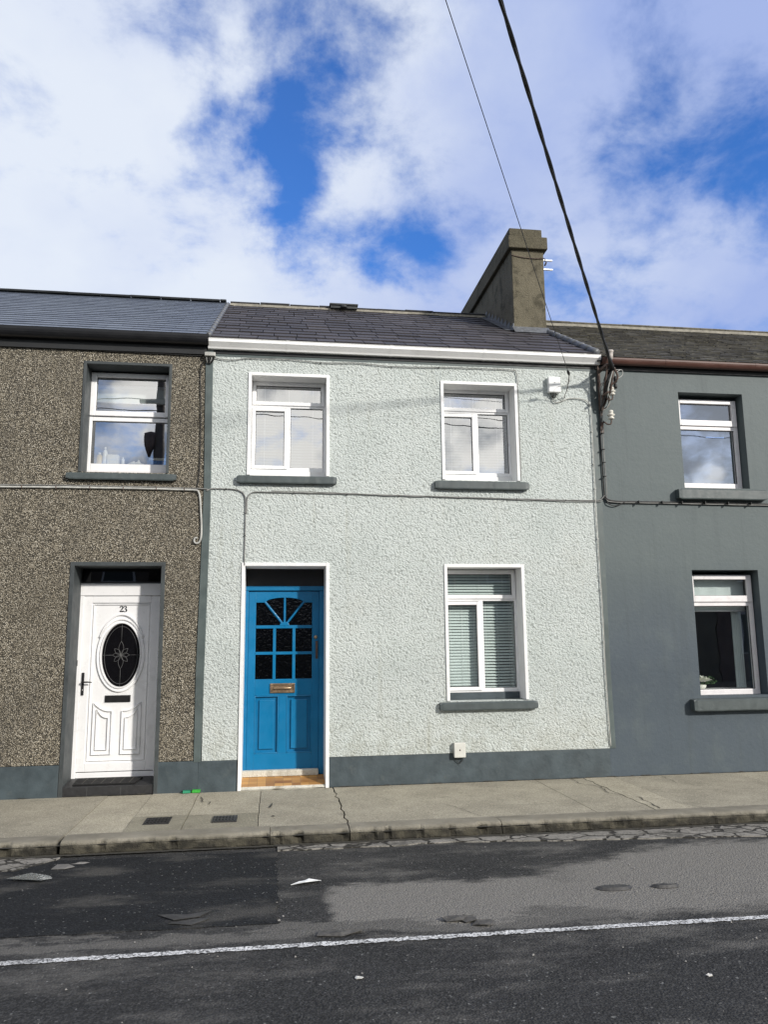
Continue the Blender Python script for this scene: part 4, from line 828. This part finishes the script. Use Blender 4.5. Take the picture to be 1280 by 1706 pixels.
m = MB()
for ring_, (n, r0, hh) in enumerate(((5, .020, .078), (7, .040, .068), (8, .060, .052), (9, .075, .034))):
    for k in range(n):
        a = 6.28 * k / n + ring_; c, s = math.cos(a), math.sin(a); bx, by, bz = fx + .01 + c * r0 * .5, fy - .03 + s * r0 * .5, fz + .085
        m.add([(bx, by, bz), (bx + c * r0 - s * r0 * .8, by + s * r0 + c * r0 * .8, bz + hh * .7), (bx + c * r0 * 1.1, by + s * r0 * 1.1, bz + hh), (bx + c * r0 + s * r0 * .8, by + s * r0 - c * r0 * .8, bz + hh * .7)], [(0, 1, 2, 3)])
m.build('rose_head', simple('white_petal', (.80, .80, .70), .6), FV, fix=False)

# ------------------------------------------------------------------ cables on the facades
def smooth_path(P, n=8):
    P = [Vector(p) for p in P]; out = []
    for i in range(len(P) - 1):
        p0, p1, p2, p3 = P[max(i - 1, 0)], P[i], P[i + 1], P[min(i + 2, len(P) - 1)]
        for k in range(n):
            t_ = k / n; out.append(.5 * ((2 * p1) + (p2 - p0) * t_ + (2 * p0 - 5 * p1 + 4 * p2 - p3) * t_ ** 2 + (3 * p1 - p0 - 3 * p2 + p3) * t_ ** 3))
    out.append(P[-1]); return out
def cable(name, pts, r, mat, label, clips=None, wob=.003, group=None, clipmat='cable_black', sd=0, **k):
    P = smooth_path(pts, 10); P = [p + Vector((0, 0, wob * noise.noise(Vector((p.x * 6, p.z * 6, sd))))) for p in P]
    th = MB().tube(P, r, 8).build(name, mat, label=label, cat='cable', group=group)
    if clips:
        for cxx, czz, vert in clips:
            m = MB(); a = .006
            if vert: m.box(cxx - r * 1.6, cxx + r * 1.6, P[0].y - r * 1.3, P[0].y + r + .012, czz - a * .6, czz + a * .6)
            else: m.box(cxx - a * .6, cxx + a * .6, P[0].y - r * 1.3, P[0].y + r + .012, czz - r * 1.5, czz + r * 1.5)
            m.build('cable_clip', clipmat, th)
    return th
yw = -.030
GC = 'cables clipped to the house fronts'
cable('facade_cable', [(-5.3, yw, 3.19), (-2.925, yw, 3.205), (-2.0, yw, 3.212), (-1.2, yw, 3.208), (-.895, yw, 3.203), (-.845, yw, 3.175), (-.827, yw, 3.10), (-.815, yw, 2.95), (-.805, yw, 2.80), (-.806, yw, 2.68), (-.825, yw, 2.625), (-.855, yw, 2.612), (-.878, yw, 2.632), (-.872, yw, 2.668), (-.845, yw, 2.67)], .011, 'cable_pale',
      'pale cable across the pebbledash ending in a small hook beside the grey corner strip', [(x, 3.209, False) for x in (-2.7, -2.35, -2.0, -1.65, -1.3, -1.0)], group=GC, clipmat='iron')
cable('facade_cable', [(-5.3, yw - .0, 3.215), (-2.925, yw, 3.228), (-2.0, yw, 3.232), (-.86, yw, 3.222), (-.76, yw, 3.20), (-.70, yw, 3.222), (-.50, yw, 3.222), (-.40, yw, 3.205), (-.352, yw, 3.165), (-.333, yw, 3.08), (-.330, yw, 2.8), (-.333, yw, 2.5), (-.331, yw, 2.372)], .0062, 'cable_grey',
      'thin grey cable bending down to the top left corner of the blue door', [(-.332, 2.95, True), (-.332, 2.7, True), (-.55, 3.223, False)], group=GC)
cable('facade_cable', [(-.318, yw, 2.95), (-.317, yw, 3.08), (-.300, yw, 3.150), (-.25, yw, 3.188), (-.13, yw, 3.195), (.30, yw, 3.192), (.95, yw, 3.187), (1.9, yw, 3.175), (3.0, yw, 3.160), (3.70, yw, 3.158), (3.83, yw, 3.170), (3.885, yw, 3.22)], .0065, 'cable_grey',
      'grey cable running along the pale green wall below the upper windows', [(x, 3.19 - max(0, x) * .010, False) for x in (.2, .8, 1.4, 2.1, 2.8, 3.4)], group=GC)
cable('facade_cable', [(-.05, yw - .008, 3.207), (.6, yw - .006, 3.20), (1.3, yw - .006, 3.178), (2.2, yw - .006, 3.168), (3.2, yw - .004, 3.147), (3.75, yw, 3.140), (3.86, yw, 3.16)], .004, 'cable_grey', 'thinner second wire just below the grey cable on the pale green wall', group=GC, wob=.008, sd=3)
cable('facade_cable', [(-.735, -.033, 4.752), (-.65, -.033, 4.728), (-.5, -.033, 4.724), (-.33, -.033, 4.752), (.10, -.033, 4.757), (.5, -.033, 4.735), (.95, -.033, 4.748), (1.4, -.033, 4.722), (2.2, -.033, 4.742), (2.78, -.033, 4.738), (2.852, -.033, 4.70), (2.862, -.034, 4.60), (2.864, -.034, 4.3), (2.862, -.034, 3.9), (2.862, -.034, 3.38)], .0052, 'cable_grey',
      'slack grey wire under the white gutter turning down beside the right upper window', [(.5, 4.735, False), (1.9, 4.735, False)], group=GC, wob=.006)
cable('facade_cable', [(3.290, -.034, 4.462), (3.292, -.036, 4.40), (3.325, -.036, 4.352), (3.40, -.034, 4.365), (3.50, -.034, 4.408), (3.64, -.034, 4.41), (3.735, -.034, 4.375), (3.768, -.034, 4.27), (3.772, -.034, 3.9), (3.768, -.034, 3.4), (3.765, -.034, 3.0), (3.772, -.034, 2.4), (3.778, -.034, 1.8), (3.774, -.034, 1.2), (3.783, -.034, .6), (3.790, -.034, .34)], .0058, 'cable_pale',
      'pale wire from the white wall box down the edge of the green wall', [(3.77, z, True) for z in (4.0, 3.6, 3.3, 2.7, 2.1, 1.5, .9)], group=GC, clipmat='cable_pale')
for i, (dx, r, mt_, lb) in enumerate(((0, .010, 'cable_black', 'thick black cable running down the corner from the pole bracket'), (.028, .007, 'cable_grey', 'grey cable beside the thick black one below the pole bracket'))):
    cable('facade_cable', [(3.895 + dx, -.06, 4.30), (3.883 + dx, -.03, 4.15), (3.880 + dx, -.026, 3.9), (3.885 + dx, -.026, 3.5), (3.888 + dx, -.026, 3.27), (3.90 + dx * .5, -.026, 3.20 - dx), (3.95, -.026, 3.165 - dx * .6), (4.1, -.026, 3.150 - dx * .4), (4.5, -.026, 3.152 - dx * .5), (5.2, -.026, 3.149 - dx * .5), (6.0, -.026, 3.146 - dx * .5), (8.2, -.026, 3.13)], r, mt_, lb,
          [(3.895, z, True) for z in (3.98, 3.78, 3.62, 3.45)] + [(x, 3.145, False) for x in (4.3, 4.6, 4.85, 5.15, 5.45, 5.75, 6.1)] if i == 0 else None, group=GC, sd=i * 4)
cable('facade_cable', [(3.87, -.026, 3.20), (3.905, -.03, 3.17), (3.93, -.03, 3.12), (4.02, -.03, 3.10), (4.14, -.03, 3.145)], .006, 'cable_black', 'short loop of black cable at the bend beside the green wall', group=GC)

# junction box (upper right of the green wall)
JB = thing('junction_box', (3.31, -.03, 4.46), 'white plastic junction box high on the green wall near the corner', 'junction box')
m = B(3.232, 3.388, -.085, -.016, 4.462, 4.66); m.build('box_cover', 'plastic_white', JB, bevel=.014)
m = MB(); m.box(3.233, 3.387, -.0862, -.084, 4.556, 4.559); m.tube([(3.31, -.084, 4.585), (3.31, -.089, 4.585)], .007, 10); m.build('seam', 'plastic_cream', JB)
m = MB()
for k, dx in enumerate((-.03, -.01, .01, .03)): m.tube([(3.30 + dx, -.05, 4.465), (3.30 + dx, -.05, 4.435), (3.31 + dx * .5, -.04, 4.40)], .005, 6)
m.build('cable_gland', 'cable_black', JB)
# low service box
LBX = thing('service_box', (2.03, -.02, .27), 'small cream box fixed low on the wall above the grey plinth', 'junction box')
B(1.970, 2.098, -.072, -.010, .272, .428).build('box_cover', 'plastic_cream', LBX, bevel=.006)
m = MB(); m.tube([(2.034, -.071, .352), (2.034, -.076, .352)], .008, 12); m.build('screw', 'iron', LBX)
m = MB(); m.tube([(1.985, -.03, .27), (2.00, -.028, .235), (2.035, -.026, .205), (2.07, -.028, .24), (2.085, -.03, .27)], .004, 6); m.build('cable_tail', 'cable_black', LBX)
# terminal block on the corner below the gutters
TB = thing('cable_bracket', (-.755, -.05, 4.70), 'small weathered cable terminal under the gutters between the brown and green houses', 'bracket')
B(-.82, -.70, -.09, -.028, 4.745, 4.79).build('plate', 'cable_pale', TB, bevel=.006)
for k in range(4): m = MB(); m.tube([(-.80 + k * .028, -.06, 4.75), (-.80 + k * .028, -.06, 4.715), (-.79 + k * .012, -.045, 4.67)], .008, 8); m.build('cable_tail', 'cable_black' if k % 2 else 'cable_grey', TB)
cable('facade_cable', [(-.84, -.03, 4.76), (-1.3, -.03, 4.765), (-2.0, -.03, 4.772), (-3.0, -.03, 4.785), (-5.2, -.03, 4.78)], .005, 'cable_black', 'thin black wire along the top of the pebbledashed wall', group=GC, wob=.006)
cable('facade_cable', [(-.80, -.04, 4.70), (-.85, -.032, 4.66), (-.865, -.03, 4.5), (-.850, -.03, 4.2), (-.842, -.03, 3.8), (-.845, -.03, 3.4), (-.862, -.03, 3.24)], .005, 'cable_black', 'thin black wire down the left edge of the grey corner strip', group=GC, wob=.006)

# service bracket with insulators
bx, by = 3.955, -.16
SB = thing('pole_bracket', (3.95, -.05, 4.3), 'rusty iron service bracket with insulators and cable tails at the top of the corner', 'bracket')
m = MB(); m.box(3.885, 3.915, -.040, -.006, 4.20, 4.80); m.box(3.88, 3.92, -.30, -.04, 4.745, 4.775); m.box(3.89, 3.915, -.26, -.04, 4.42, 4.44); m.tube([(3.9, -.29, 4.76), (3.905, -.15, 4.50), (3.9, -.04, 4.26)], .012, 8); m.tube([(3.86, -.10, 4.80), (3.855, -.12, 4.60), (3.87, -.08, 4.40), (3.90, -.04, 4.26)], .009, 8); m.build('iron_frame', 'iron', SB, bevel=.003)
m = MB(); m.lathe([(.024, 0), (.030, .05), (.034, .09), (.040, .095), (.040, .11), (.022, .115)], (3.985, -.20, 4.86), 14); m.build('pipe_cap', simple('pale_pipe', (.5, .46, .42), .6), SB)
def insul(x, y, z, s=1.0, parent=None):
    m = MB(); m.lathe([(.018 * s, 0), (.034 * s, .006 * s), (.036 * s, .02 * s), (.022 * s, .03 * s), (.022 * s, .036 * s), (.042 * s, .044 * s), (.044 * s, .056 * s), (.024 * s, .066 * s), (.022 * s, .074 * s), (.030 * s, .082 * s), (.026 * s, .104 * s), (.010 * s, .112 * s)], (x, y, z), 16); io = m.build('insulator', 'porcelain', parent)
    h = MB(); h.tube(smooth_path([(x, y, z + .01), (x, y, z - .03 * s), (x - .012 * s, y, z - .055 * s), (x - .045 * s, y + .01, z - .055 * s), (x - .065 * s, y + .03, z - .03 * s), (x - .07 * s, y + .08, z - .02 * s)], 5), .008 * s, 8); h.build('hook', 'iron', io); return io
insul(3.995, -.17, 4.42, .95, SB); insul(3.99, -.22, 4.70, .8, SB)
rb = random.Random(11)
for k in range(7):
    x0_, z0_ = 3.92 + rb.uniform(-.03, .10), 4.74 - k * .045; x1_, z1_ = 3.90 + rb.uniform(-.02, .09), z0_ - rb.uniform(.12, .28); mm = MB()
    mm.tube(smooth_path([(3.99, -.26, 4.74), (x0_ + .02, -.22 + rb.uniform(-.04, .04), z0_), ((x0_ + x1_) / 2 + rb.uniform(-.05, .05), -.15, (z0_ + z1_) / 2), (x1_, -.09, max(4.28, z1_)), (3.895, -.05, 4.26)], 7), rb.choice([.007, .010, .012]), 8); mm.build('cable_tail', ['cable_black', 'cable_black', 'cable_grey', 'iron', 'cable_black', 'iron', 'cable_pale'][k], SB)
for (x, z, h) in ((4.035, 4.575, .07), (4.03, 4.50, .055), (3.945, 4.50, .08)): m = MB(); m.lathe([(.016, 0), (.022, .006), (.022, h - .01), (.014, h), (.014, h + .008)], (x, -.19, z), 10); m.build('connector', 'cable_black', SB)
m = MB(); m.tube(smooth_path([(4.035, -.19, 4.65), (4.05, -.20, 4.70), (4.11, -.20, 4.735), (4.13, -.20, 4.70), (4.115, -.20, 4.66), (4.06, -.2, 4.62), (4.04, -.19, 4.58)], 6), .005, 6); m.tube(smooth_path([(4.01, -.19, 4.72), (4.06, -.20, 4.735), (4.12, -.20, 4.732)], 4), .0035, 6); m.build('wire_loop', 'cable_pale', SB)
SI = thing('wall_insulator', (3.95, -.05, 4.1), 'single cream porcelain insulator on a bent iron hook below the bracket', 'insulator')
insul(3.985, -.12, 4.135, 1.05, SI); m = MB(); m.tube([(3.912, -.04, 4.115), (3.905, -.02, 4.06), (3.90, -.01, 4.0)], .014, 8); m.box(3.885, 3.925, -.03, -.005, 3.99, 4.13); m.build('fixing', 'iron', SI, bevel=.003)

# overhead cables to the pole across the street
A0 = Vector((3.985, -.235, 4.72)); PT = Vector((-3.0, -10.7, 9.08))
m = MB(); n = 260; dirv = (PT - A0); 
for ph in (0, math.pi):
    pts = []
    for k in range(n + 1):
        t_ = k / n; a = ph + t_ * 2 * math.pi * 17; p = A0 + dirv * t_ + Vector((0, 0, -.10 * math.sin(math.pi * t_))); s2_ = dirv.cross(Vector((0, 0, 1))).normalized(); w2 = s2_.cross(dirv.normalized())
        pts.append(p + s2_ * (.0055 * math.cos(a)) + w2 * (.0055 * math.sin(a)))
    m.tube(pts, .0135, 7)
m.tube([A0 + Vector((-.0, .0, .0)), A0 + dirv * .022], [.034, .014], 9)
m.build('overhead_cable', 'cable_black', label='thick twisted black cable running up from the rusty bracket into the sky', cat='cable', group='overhead cables')
A1 = Vector((3.36, -.40, 4.60)); PT2 = Vector((-3.0, -10.7, 8.5))
DW = thing('drop_wire', A1, 'very thin black wire running up from the small clamp on the green wall', 'cable', 'overhead cables')
pts = [A1 + (PT2 - A1) * (k / 60) + Vector((0, 0, -.06 * math.sin(math.pi * k / 60))) for k in range(61)]
MB().tube(pts, .0035, 6).build('wire', 'cable_black', DW)
d_ = (PT2 - A1).normalized(); m = MB(); m.tube([A1 - d_ * .055, A1 - d_ * .02, A1 + d_ * .02, A1 + d_ * .045], [.008, .016, .016, .006], 8); m.build('clamp', 'cable_black', DW)
m = MB(); m.tube(smooth_path([A1 - d_ * .05, A1 - d_ * .05 + Vector((.02, .08, -.05)), A1 + Vector((.06, .22, -.14)), (3.44, -.05, 4.43), (3.46, -.02, 4.42)], 6), .004, 6); m.build('hook', 'iron', DW)
m = MB(); m.tube(smooth_path([A1 - d_ * .05, (3.40, -.28, 4.50), (3.34, -.12, 4.52), (3.395, -.05, 4.56)], 6), .0028, 6); m.tube(smooth_path([(3.44, -.05, 4.43), (3.41, -.04, 4.37), (3.36, -.05, 4.39), (3.33, -.04, 4.44)], 6), .0028, 6); m.build('wire_tail', 'cable_grey', DW)
# aerial brackets on the chimney
AB = thing('aerial_bracket', (3.86, 1.7, 6.95), 'pair of bare steel aerial mounting arms on the chimney side', 'bracket')
for z in (7.10, 6.955): m = MB(); m.box(3.848, 4.05, 1.68, 1.705, z, z + .018); m.box(3.846, 3.860, 1.62, 1.76, z - .02, z + .035); m.build('arm', 'steel', AB)
m = MB(); m.tube(smooth_path([(3.35, 1.495, 7.06), (3.5, 1.49, 7.03), (3.7, 1.49, 7.02), (3.852, 1.49, 7.03), (3.90, 1.6, 7.04)], 6), .006, 6); m.tube([(3.93, 1.69, 7.02), (3.95, 1.66, 7.07)], .012, 6); m.build('lashing_wire', 'iron', AB)

# ------------------------------------------------------------------ small things on the ground
def meter_cover(x0, x1, y0, y1, label):
    th = thing('utility_cover', ((x0 + x1) / 2, (y0 + y1) / 2, ztop(y0)), label, 'utility cover', 'small covers in the pavement'); z = ztop((y0 + y1) / 2)
    m = MB(); m.box(x0, x1, y0, y1, z - .02, z + .0085); m.build('lid', simple('cast_iron_lid', (.035, .034, .033), .6, .3, 25, .5, 90, metal=.4), th, bevel=.002)
    m = MB()
    for k in range(7):
        x = x0 + .02 + (x1 - x0 - .04) * k / 6; m.box(x - .006, x + .006, y0 + .02, y1 - .02, z + .008, z + .012)
    for yy in (y0 + .07, y0 + .14): m.box(x0 + .018, x1 - .018, yy, yy + .012, z + .009, z + .0135)
    m.build('tread_pattern', 'black', th)
meter_cover(-1.095, -.875, -1.455, -1.195, 'square iron water meter cover in the pavement, the one nearer the white door')
meter_cover(-.512, -.302, -1.465, -1.235, 'square iron water meter cover in the pavement, the one nearer the blue door')
MT = thing('doormat', (-1.74, .16, .11), 'black ribbed rubber doormat on the dark step of the white door', 'doormat')
def stz(y): return .092 + .036 * (y + .006) / .341
m = MB(); y0_, y1_ = .035, .262; x0_, x1_ = -2.045, -1.385
m.add([(x0_ + .01, y0_, stz(y0_) + .002), (x1_ - .03, y0_, stz(y0_) + .002), (x1_ + .02, y1_, stz(y1_) + .002), (x0_ + .01, y1_, stz(y1_) + .002), (x0_ + .01, y0_, stz(y0_) + .016), (x1_ - .03, y0_, stz(y0_) + .016), (x1_ + .02, y1_, stz(y1_) + .016), (x0_ + .01, y1_, stz(y1_) + .016)], [(0, 3, 2, 1), (4, 5, 6, 7), (0, 1, 5, 4), (1, 2, 6, 5), (2, 3, 7, 6), (3, 0, 4, 7)]); m.build('mat_base', 'rubber', MT, bevel=.003)
m = MB()
for k in range(1, 7):
    x = x0_ + (x1_ - x0_) * k / 7; m.add([(x, y0_ + .02, stz(y0_) + .0185), (x + .008, y0_ + .02, stz(y0_) + .0185), (x + .03, y1_ - .02, stz(y1_) + .0185), (x + .022, y1_ - .02, stz(y1_) + .0185)], [(0, 1, 2, 3)])
m.build('stripes', 'mat_line', MT)
# crushed packets by the wall
def packet(x0, x1, y0, y1, h, mat, label, rot, flap):
    m = MB(); R4 = Matrix.Translation(((x0 + x1) / 2, (y0 + y1) / 2, .008)) @ Matrix.Rotation(rot, 4, 'Z'); a, b = (x1 - x0) / 2, (y1 - y0) / 2
    V_ = [(-a, -b, 0), (a, -b * .9, 0), (a * .95, b, 0), (-a, b, 0), (-a * .95, -b * .8, h), (a * .9, -b * .9, h * .7), (a, b * .9, h * .85), (-a, b * .8, h * .9)]
    m.add([R4 @ Vector(v) for v in V_], [(0, 3, 2, 1), (4, 5, 6, 7), (0, 1, 5, 4), (1, 2, 6, 5), (2, 3, 7, 6), (3, 0, 4, 7)])
    m.add([R4 @ Vector(v) for v in [(-a, -b, .004), (-a - flap, -b * .7, .012), (-a - flap, b * .6, .010), (-a, b * .8, .004)]], [(0, 1, 2, 3)])
    m.build('packet', mat, label=label, cat='litter', group='green litter by the wall', bevel=.002)
packet(-.915, -.835, -.085, -.03, .028, simple('teal_card', (.01, .20, .10), .5, .15), 'crushed dark teal packet at the foot of the grey plinth', .1, .02)
packet(-.818, -.738, -.075, -.02, .030, simple('bright_green_card', (.04, .34, .04), .5, .2), 'crushed bright green packet beside the teal one', -.12, .015)
def sheet(name, pts, z, h, mat, label, cat, sd, grp='litter lying in the road'):
    r = random.Random(sd); n = len(pts); cxx = sum(p[0] for p in pts) / n; cyy = sum(p[1] for p in pts) / n
    top = [(x, y, z + .004 + r.uniform(0, h)) for x, y in pts]; mid = [(cxx + (x - cxx) * .5, cyy + (y - cyy) * .5, z + .006 + r.uniform(.2 * h, h)) for x, y in pts]; bot = [(x, y, v[2] - .003) for (x, y), v in zip(pts, top)]
    m = MB(); vs = top + mid + [(cxx, cyy, z + h * .9)] + bot
    fs = [(i, (i + 1) % n, n + (i + 1) % n, n + i) for i in range(n)] + [(n + i, n + (i + 1) % n, 2 * n) for i in range(n)] + [(i, 2 * n + 1 + i, 2 * n + 1 + (i + 1) % n, (i + 1) % n) for i in range(n)] + [tuple(2 * n + 1 + i for i in range(n - 1, -1, -1))]
    m.add(vs, fs); return m.build(name, mat, label=label, cat=cat, group=grp)
paper = simple('white_paper', (.72, .73, .72), .8, .06, 10); plast = glass('clear_plastic', .14, (.62, .62, .60), rough=.12, frost=.22, bump=.4)
sheet('paper_scrap', [(.135, -2.975), (.23, -2.985), (.33, -2.955), (.345, -2.925), (.27, -2.895), (.20, -2.935)], ZR, .022, paper, 'scrap of white paper lying in the road in front of the green house', 'paper', 1)
sheet('plastic_sheet', [(-1.83, -2.56), (-1.58, -2.64), (-1.53, -2.53), (-1.56, -2.47), (-1.70, -2.44)], ZR, .025, plast, 'crumpled clear plastic on the dark tarmac at the left', 'litter', 2)
sheet('plastic_sheet', [(-1.60, -2.31), (-1.50, -2.34), (-1.44, -2.28), (-1.50, -2.22), (-1.58, -2.22)], ZR, .02, simple('broken_grey_tile', (.15, .145, .135), .6, .3), 'broken grey fragment near the kerb, behind the crumpled plastic', 'litter', 3)
sheet('paper_scrap', [(-1.50, -2.19), (-1.40, -2.205), (-1.36, -2.17), (-1.44, -2.155)], ZR, .008, simple('grey_scrap', (.20, .19, .175), .7, .3), 'thin grey scrap nearest the kerb at the left', 'litter', 4)
dk = simple('broken_slate', (.045, .044, .042), .6, .4, 20, .5); asp = simple('asphalt_lump', (.075, .072, .066), .85, .4, 30, .6, 70)
sheet('slate_fragment', [(-.68, -3.44), (-.50, -3.47), (-.36, -3.42), (-.42, -3.52), (-.57, -3.55)], ZR + .004, .009, dk, 'broken piece of slate on the dark tarmac, larger of the two', 'slate', 5)
sheet('slate_fragment', [(-.60, -3.60), (-.46, -3.65), (-.36, -3.55), (-.42, -3.535), (-.54, -3.57)], ZR + .004, .008, dk, 'smaller broken slate just in front of the larger piece on the dark tarmac', 'slate', 6)
sheet('asphalt_chunk', [(.26, -3.93), (.40, -3.95), (.53, -3.90), (.52, -3.87), (.38, -3.88), (.28, -3.86)], ZR, .022, asp, 'long loose lump of asphalt above the white line in front of the blue door', 'rubble', 7)
for k, (x, y, s, lb) in enumerate(((1.08, -3.80, .05, 'leftmost lump of loose asphalt in the cluster near the white line'), (1.17, -3.83, .045, 'middle lump of loose asphalt in the cluster near the white line'), (1.16, -3.79, .035, 'smallest lump of loose asphalt at the back of the cluster near the white line'), (1.24, -3.90, .04, 'lump of loose asphalt in the cluster nearest the white line'))):
    r = random.Random(k + 30); sheet('asphalt_chunk', [(x + s * 1.6 * math.cos(a) * r.uniform(.7, 1.2), y + s * .8 * math.sin(a) * r.uniform(.7, 1.2)) for a in [6.28 * j / 6 for j in range(6)]], ZR, .02, asp, lb, 'rubble', k + 20)
# shallow potholes: a broken rim round a sunken, darker floor
def pothole(cx_, cy_, a, b, label, sd):
    r = random.Random(sd); n = 28; m = MB(); rim = []; inner = []
    for k in range(n):
        t_ = 6.283 * k / n; f_ = 1 + .16 * noise.noise(Vector((math.cos(t_) * 1.7, math.sin(t_) * 1.7, sd))); rim.append((cx_ + a * f_ * math.cos(t_), cy_ + b * f_ * math.sin(t_), ZR + .0035)); inner.append((cx_ + a * .86 * f_ * math.cos(t_), cy_ + b * .80 * f_ * math.sin(t_), ZR + .004 + (.016 if math.sin(t_) < -.1 else .002)))
    c0 = (cx_, cy_, ZR + .004); m.add(rim + inner + [c0], [(k, (k + 1) % n, n + (k + 1) % n, n + k) for k in range(n)] + [(n + k, n + (k + 1) % n, 2 * n) for k in range(n)])
    m.build('pothole', dk, kind='structure')
pothole(2.27, -3.40, .13, .065, '', 1); pothole(2.62, -3.42, .10, .05, '', 2)
# loose grit
gr = MB(); rg = random.Random(77)
for k in range(190):
    x = rg.uniform(-2.6, 5.2); y = rg.triangular(-6.0, -2.0, -3.9); s = rg.choice([.003, .003, .004, .005, .007]) * rg.uniform(.7, 1.2); R4 = Matrix.Translation((x, y, ZR + .004 + s * .4)) @ Matrix.Rotation(rg.uniform(0, 6), 4, 'Z')
    V_ = [(-s * rg.uniform(.6, 1.5), -s, -s * .5), (s * 1.3, -s * .8, -s * .5), (s, s * rg.uniform(.5, 1.2), -s * .5), (-s, s, -s * .5), (0, 0, s * rg.uniform(.3, .8))]
    gr.add([R4 @ Vector(v) for v in V_], [(0, 3, 2, 1), (0, 1, 4), (1, 2, 4), (2, 3, 4), (3, 0, 4)])
gr.build('grit', simple('pale_stone_grit', (.24, .23, .21), .85, .5, 3), kind='stuff', label='loose pale grit scattered over the road surface', cat='grit')
def chip(x, y, s, sd, label):
    r = random.Random(sd); sheet('stone_chip', [(x + s * math.cos(a) * r.uniform(.7, 1.2), y + s * .7 * math.sin(a) * r.uniform(.7, 1.2)) for a in [6.28 * j / 6 for j in range(6)]], ZR, .006, simple('white_stone', (.55, .54, .50), .8, .1), label, 'stone', sd, 'white stone chips on the road')
chip(.437, -4.497, .026, 50, 'white stone chip in the near road below the blue door'); chip(2.15, -4.75, .018, 51, 'white stone chip in the near road at the right')

# ------------------------------------------------------------------ across the street: pole and houses seen in the panes
UP = thing('utility_pole', (-3.0, -10.8, 0), 'tall wooden utility pole across the street, reflected in the upper left window', 'utility pole')
m = MB(); m.tube([(-3.0, -10.8, -.1), (-3.0, -10.8, 9.3)], [.16, .11], 14); m.build('shaft', simple('tarred_wood', (.05, .04, .03), .9, .3, 10, .5), UP)
m = MB(); m.box(-3.8, -2.2, -10.72, -10.62, 8.45, 8.55); m.box(-3.5, -2.5, -10.72, -10.62, 7.6, 7.68); m.build('crossarm', 'iron', UP)
m = MB(); m.lathe([(.03, 0), (.13, .30), (.17, .55), (.17, .62), (.06, .66)], (-3.22, -10.78, 6.2), 16); m.build('transformer', 'iron', UP)
for x in (-3.7, -3.3, -2.7, -2.3): m = MB(); m.lathe([(.03, 0), (.05, .03), (.03, .06), (.05, .09), (.02, .13)], (x, -10.67, 8.55), 10); m.build('insulator', 'porcelain', UP)
for k, (y, z, s) in enumerate(((-10.67, 8.6, .35), (-10.67, 7.75, .5), (-10.2, 7.3, .4))):
    m = MB(); P = []
    for j in range(41): t_ = j / 40; x = -40 + 80 * t_; P.append((x, y, z + .6 * (abs((x + 3) / 37)) ** 2 * 0 - s * math.sin(math.pi * ((x + 3) % 40) / 40)))
    m.tube(P, .012, 6); m.build('overhead_cable', 'cable_black', label=['topmost', 'middle', 'lowest'][k] + ' of the black lines along the far side of the street, seen reflected', cat='cable', group='overhead cables')
def far_house(x0, wcol, lab):
    th = thing('terraced_house', (x0 + 3, -15.2, 0), lab, 'house', 'houses across the street'); y = -15.2
    B(x0, x0 + 6, y - 6, y, -.1, 4.9).build('wall', simple('far_render', wcol, .8, .2, 2), th)
    m = MB(); m.prism_x([(y + .2, 4.85), (y - 3, 5.95), (y - 6.2, 4.85)], x0, x0 + 6); m.build('roof', 'slate_mid', th)
    for (a, z0_, z1_) in ((.8, .95, 2.3), (.8, 3.3, 4.5), (4.2, 3.3, 4.5)):
        w = MB(); ring(w, x0 + a, x0 + a + 1.0, z0_, z1_, .06, y + .002, y + .05); W_ = w.build('window', 'upvc', th); B(x0 + a + .06, x0 + a + .94, y + .002, y + .015, z0_ + .06, z1_ - .06).build('pane', simple('dark_pane', (.02, .025, .03), .1), W_)
    B(x0 + 4.2, x0 + 5.1, y + .002, y + .05, 0.03, 2.1).build('door', simple('far_door_paint', (.1, .03, .02), .4), th)
for k, (c, nmn) in enumerate((((.30, .28, .24), 'cream'), ((.16, .13, .10), 'brown'), ((.34, .34, .33), 'pale grey'), ((.2, .22, .2), 'dull green'), ((.28, .26, .2), 'buff'), ((.25, .2, .17), 'pinkish'))):
    far_house(-15.5 + 6.03 * k, c, f'{nmn} rendered terraced house across the street, seen only in reflections')
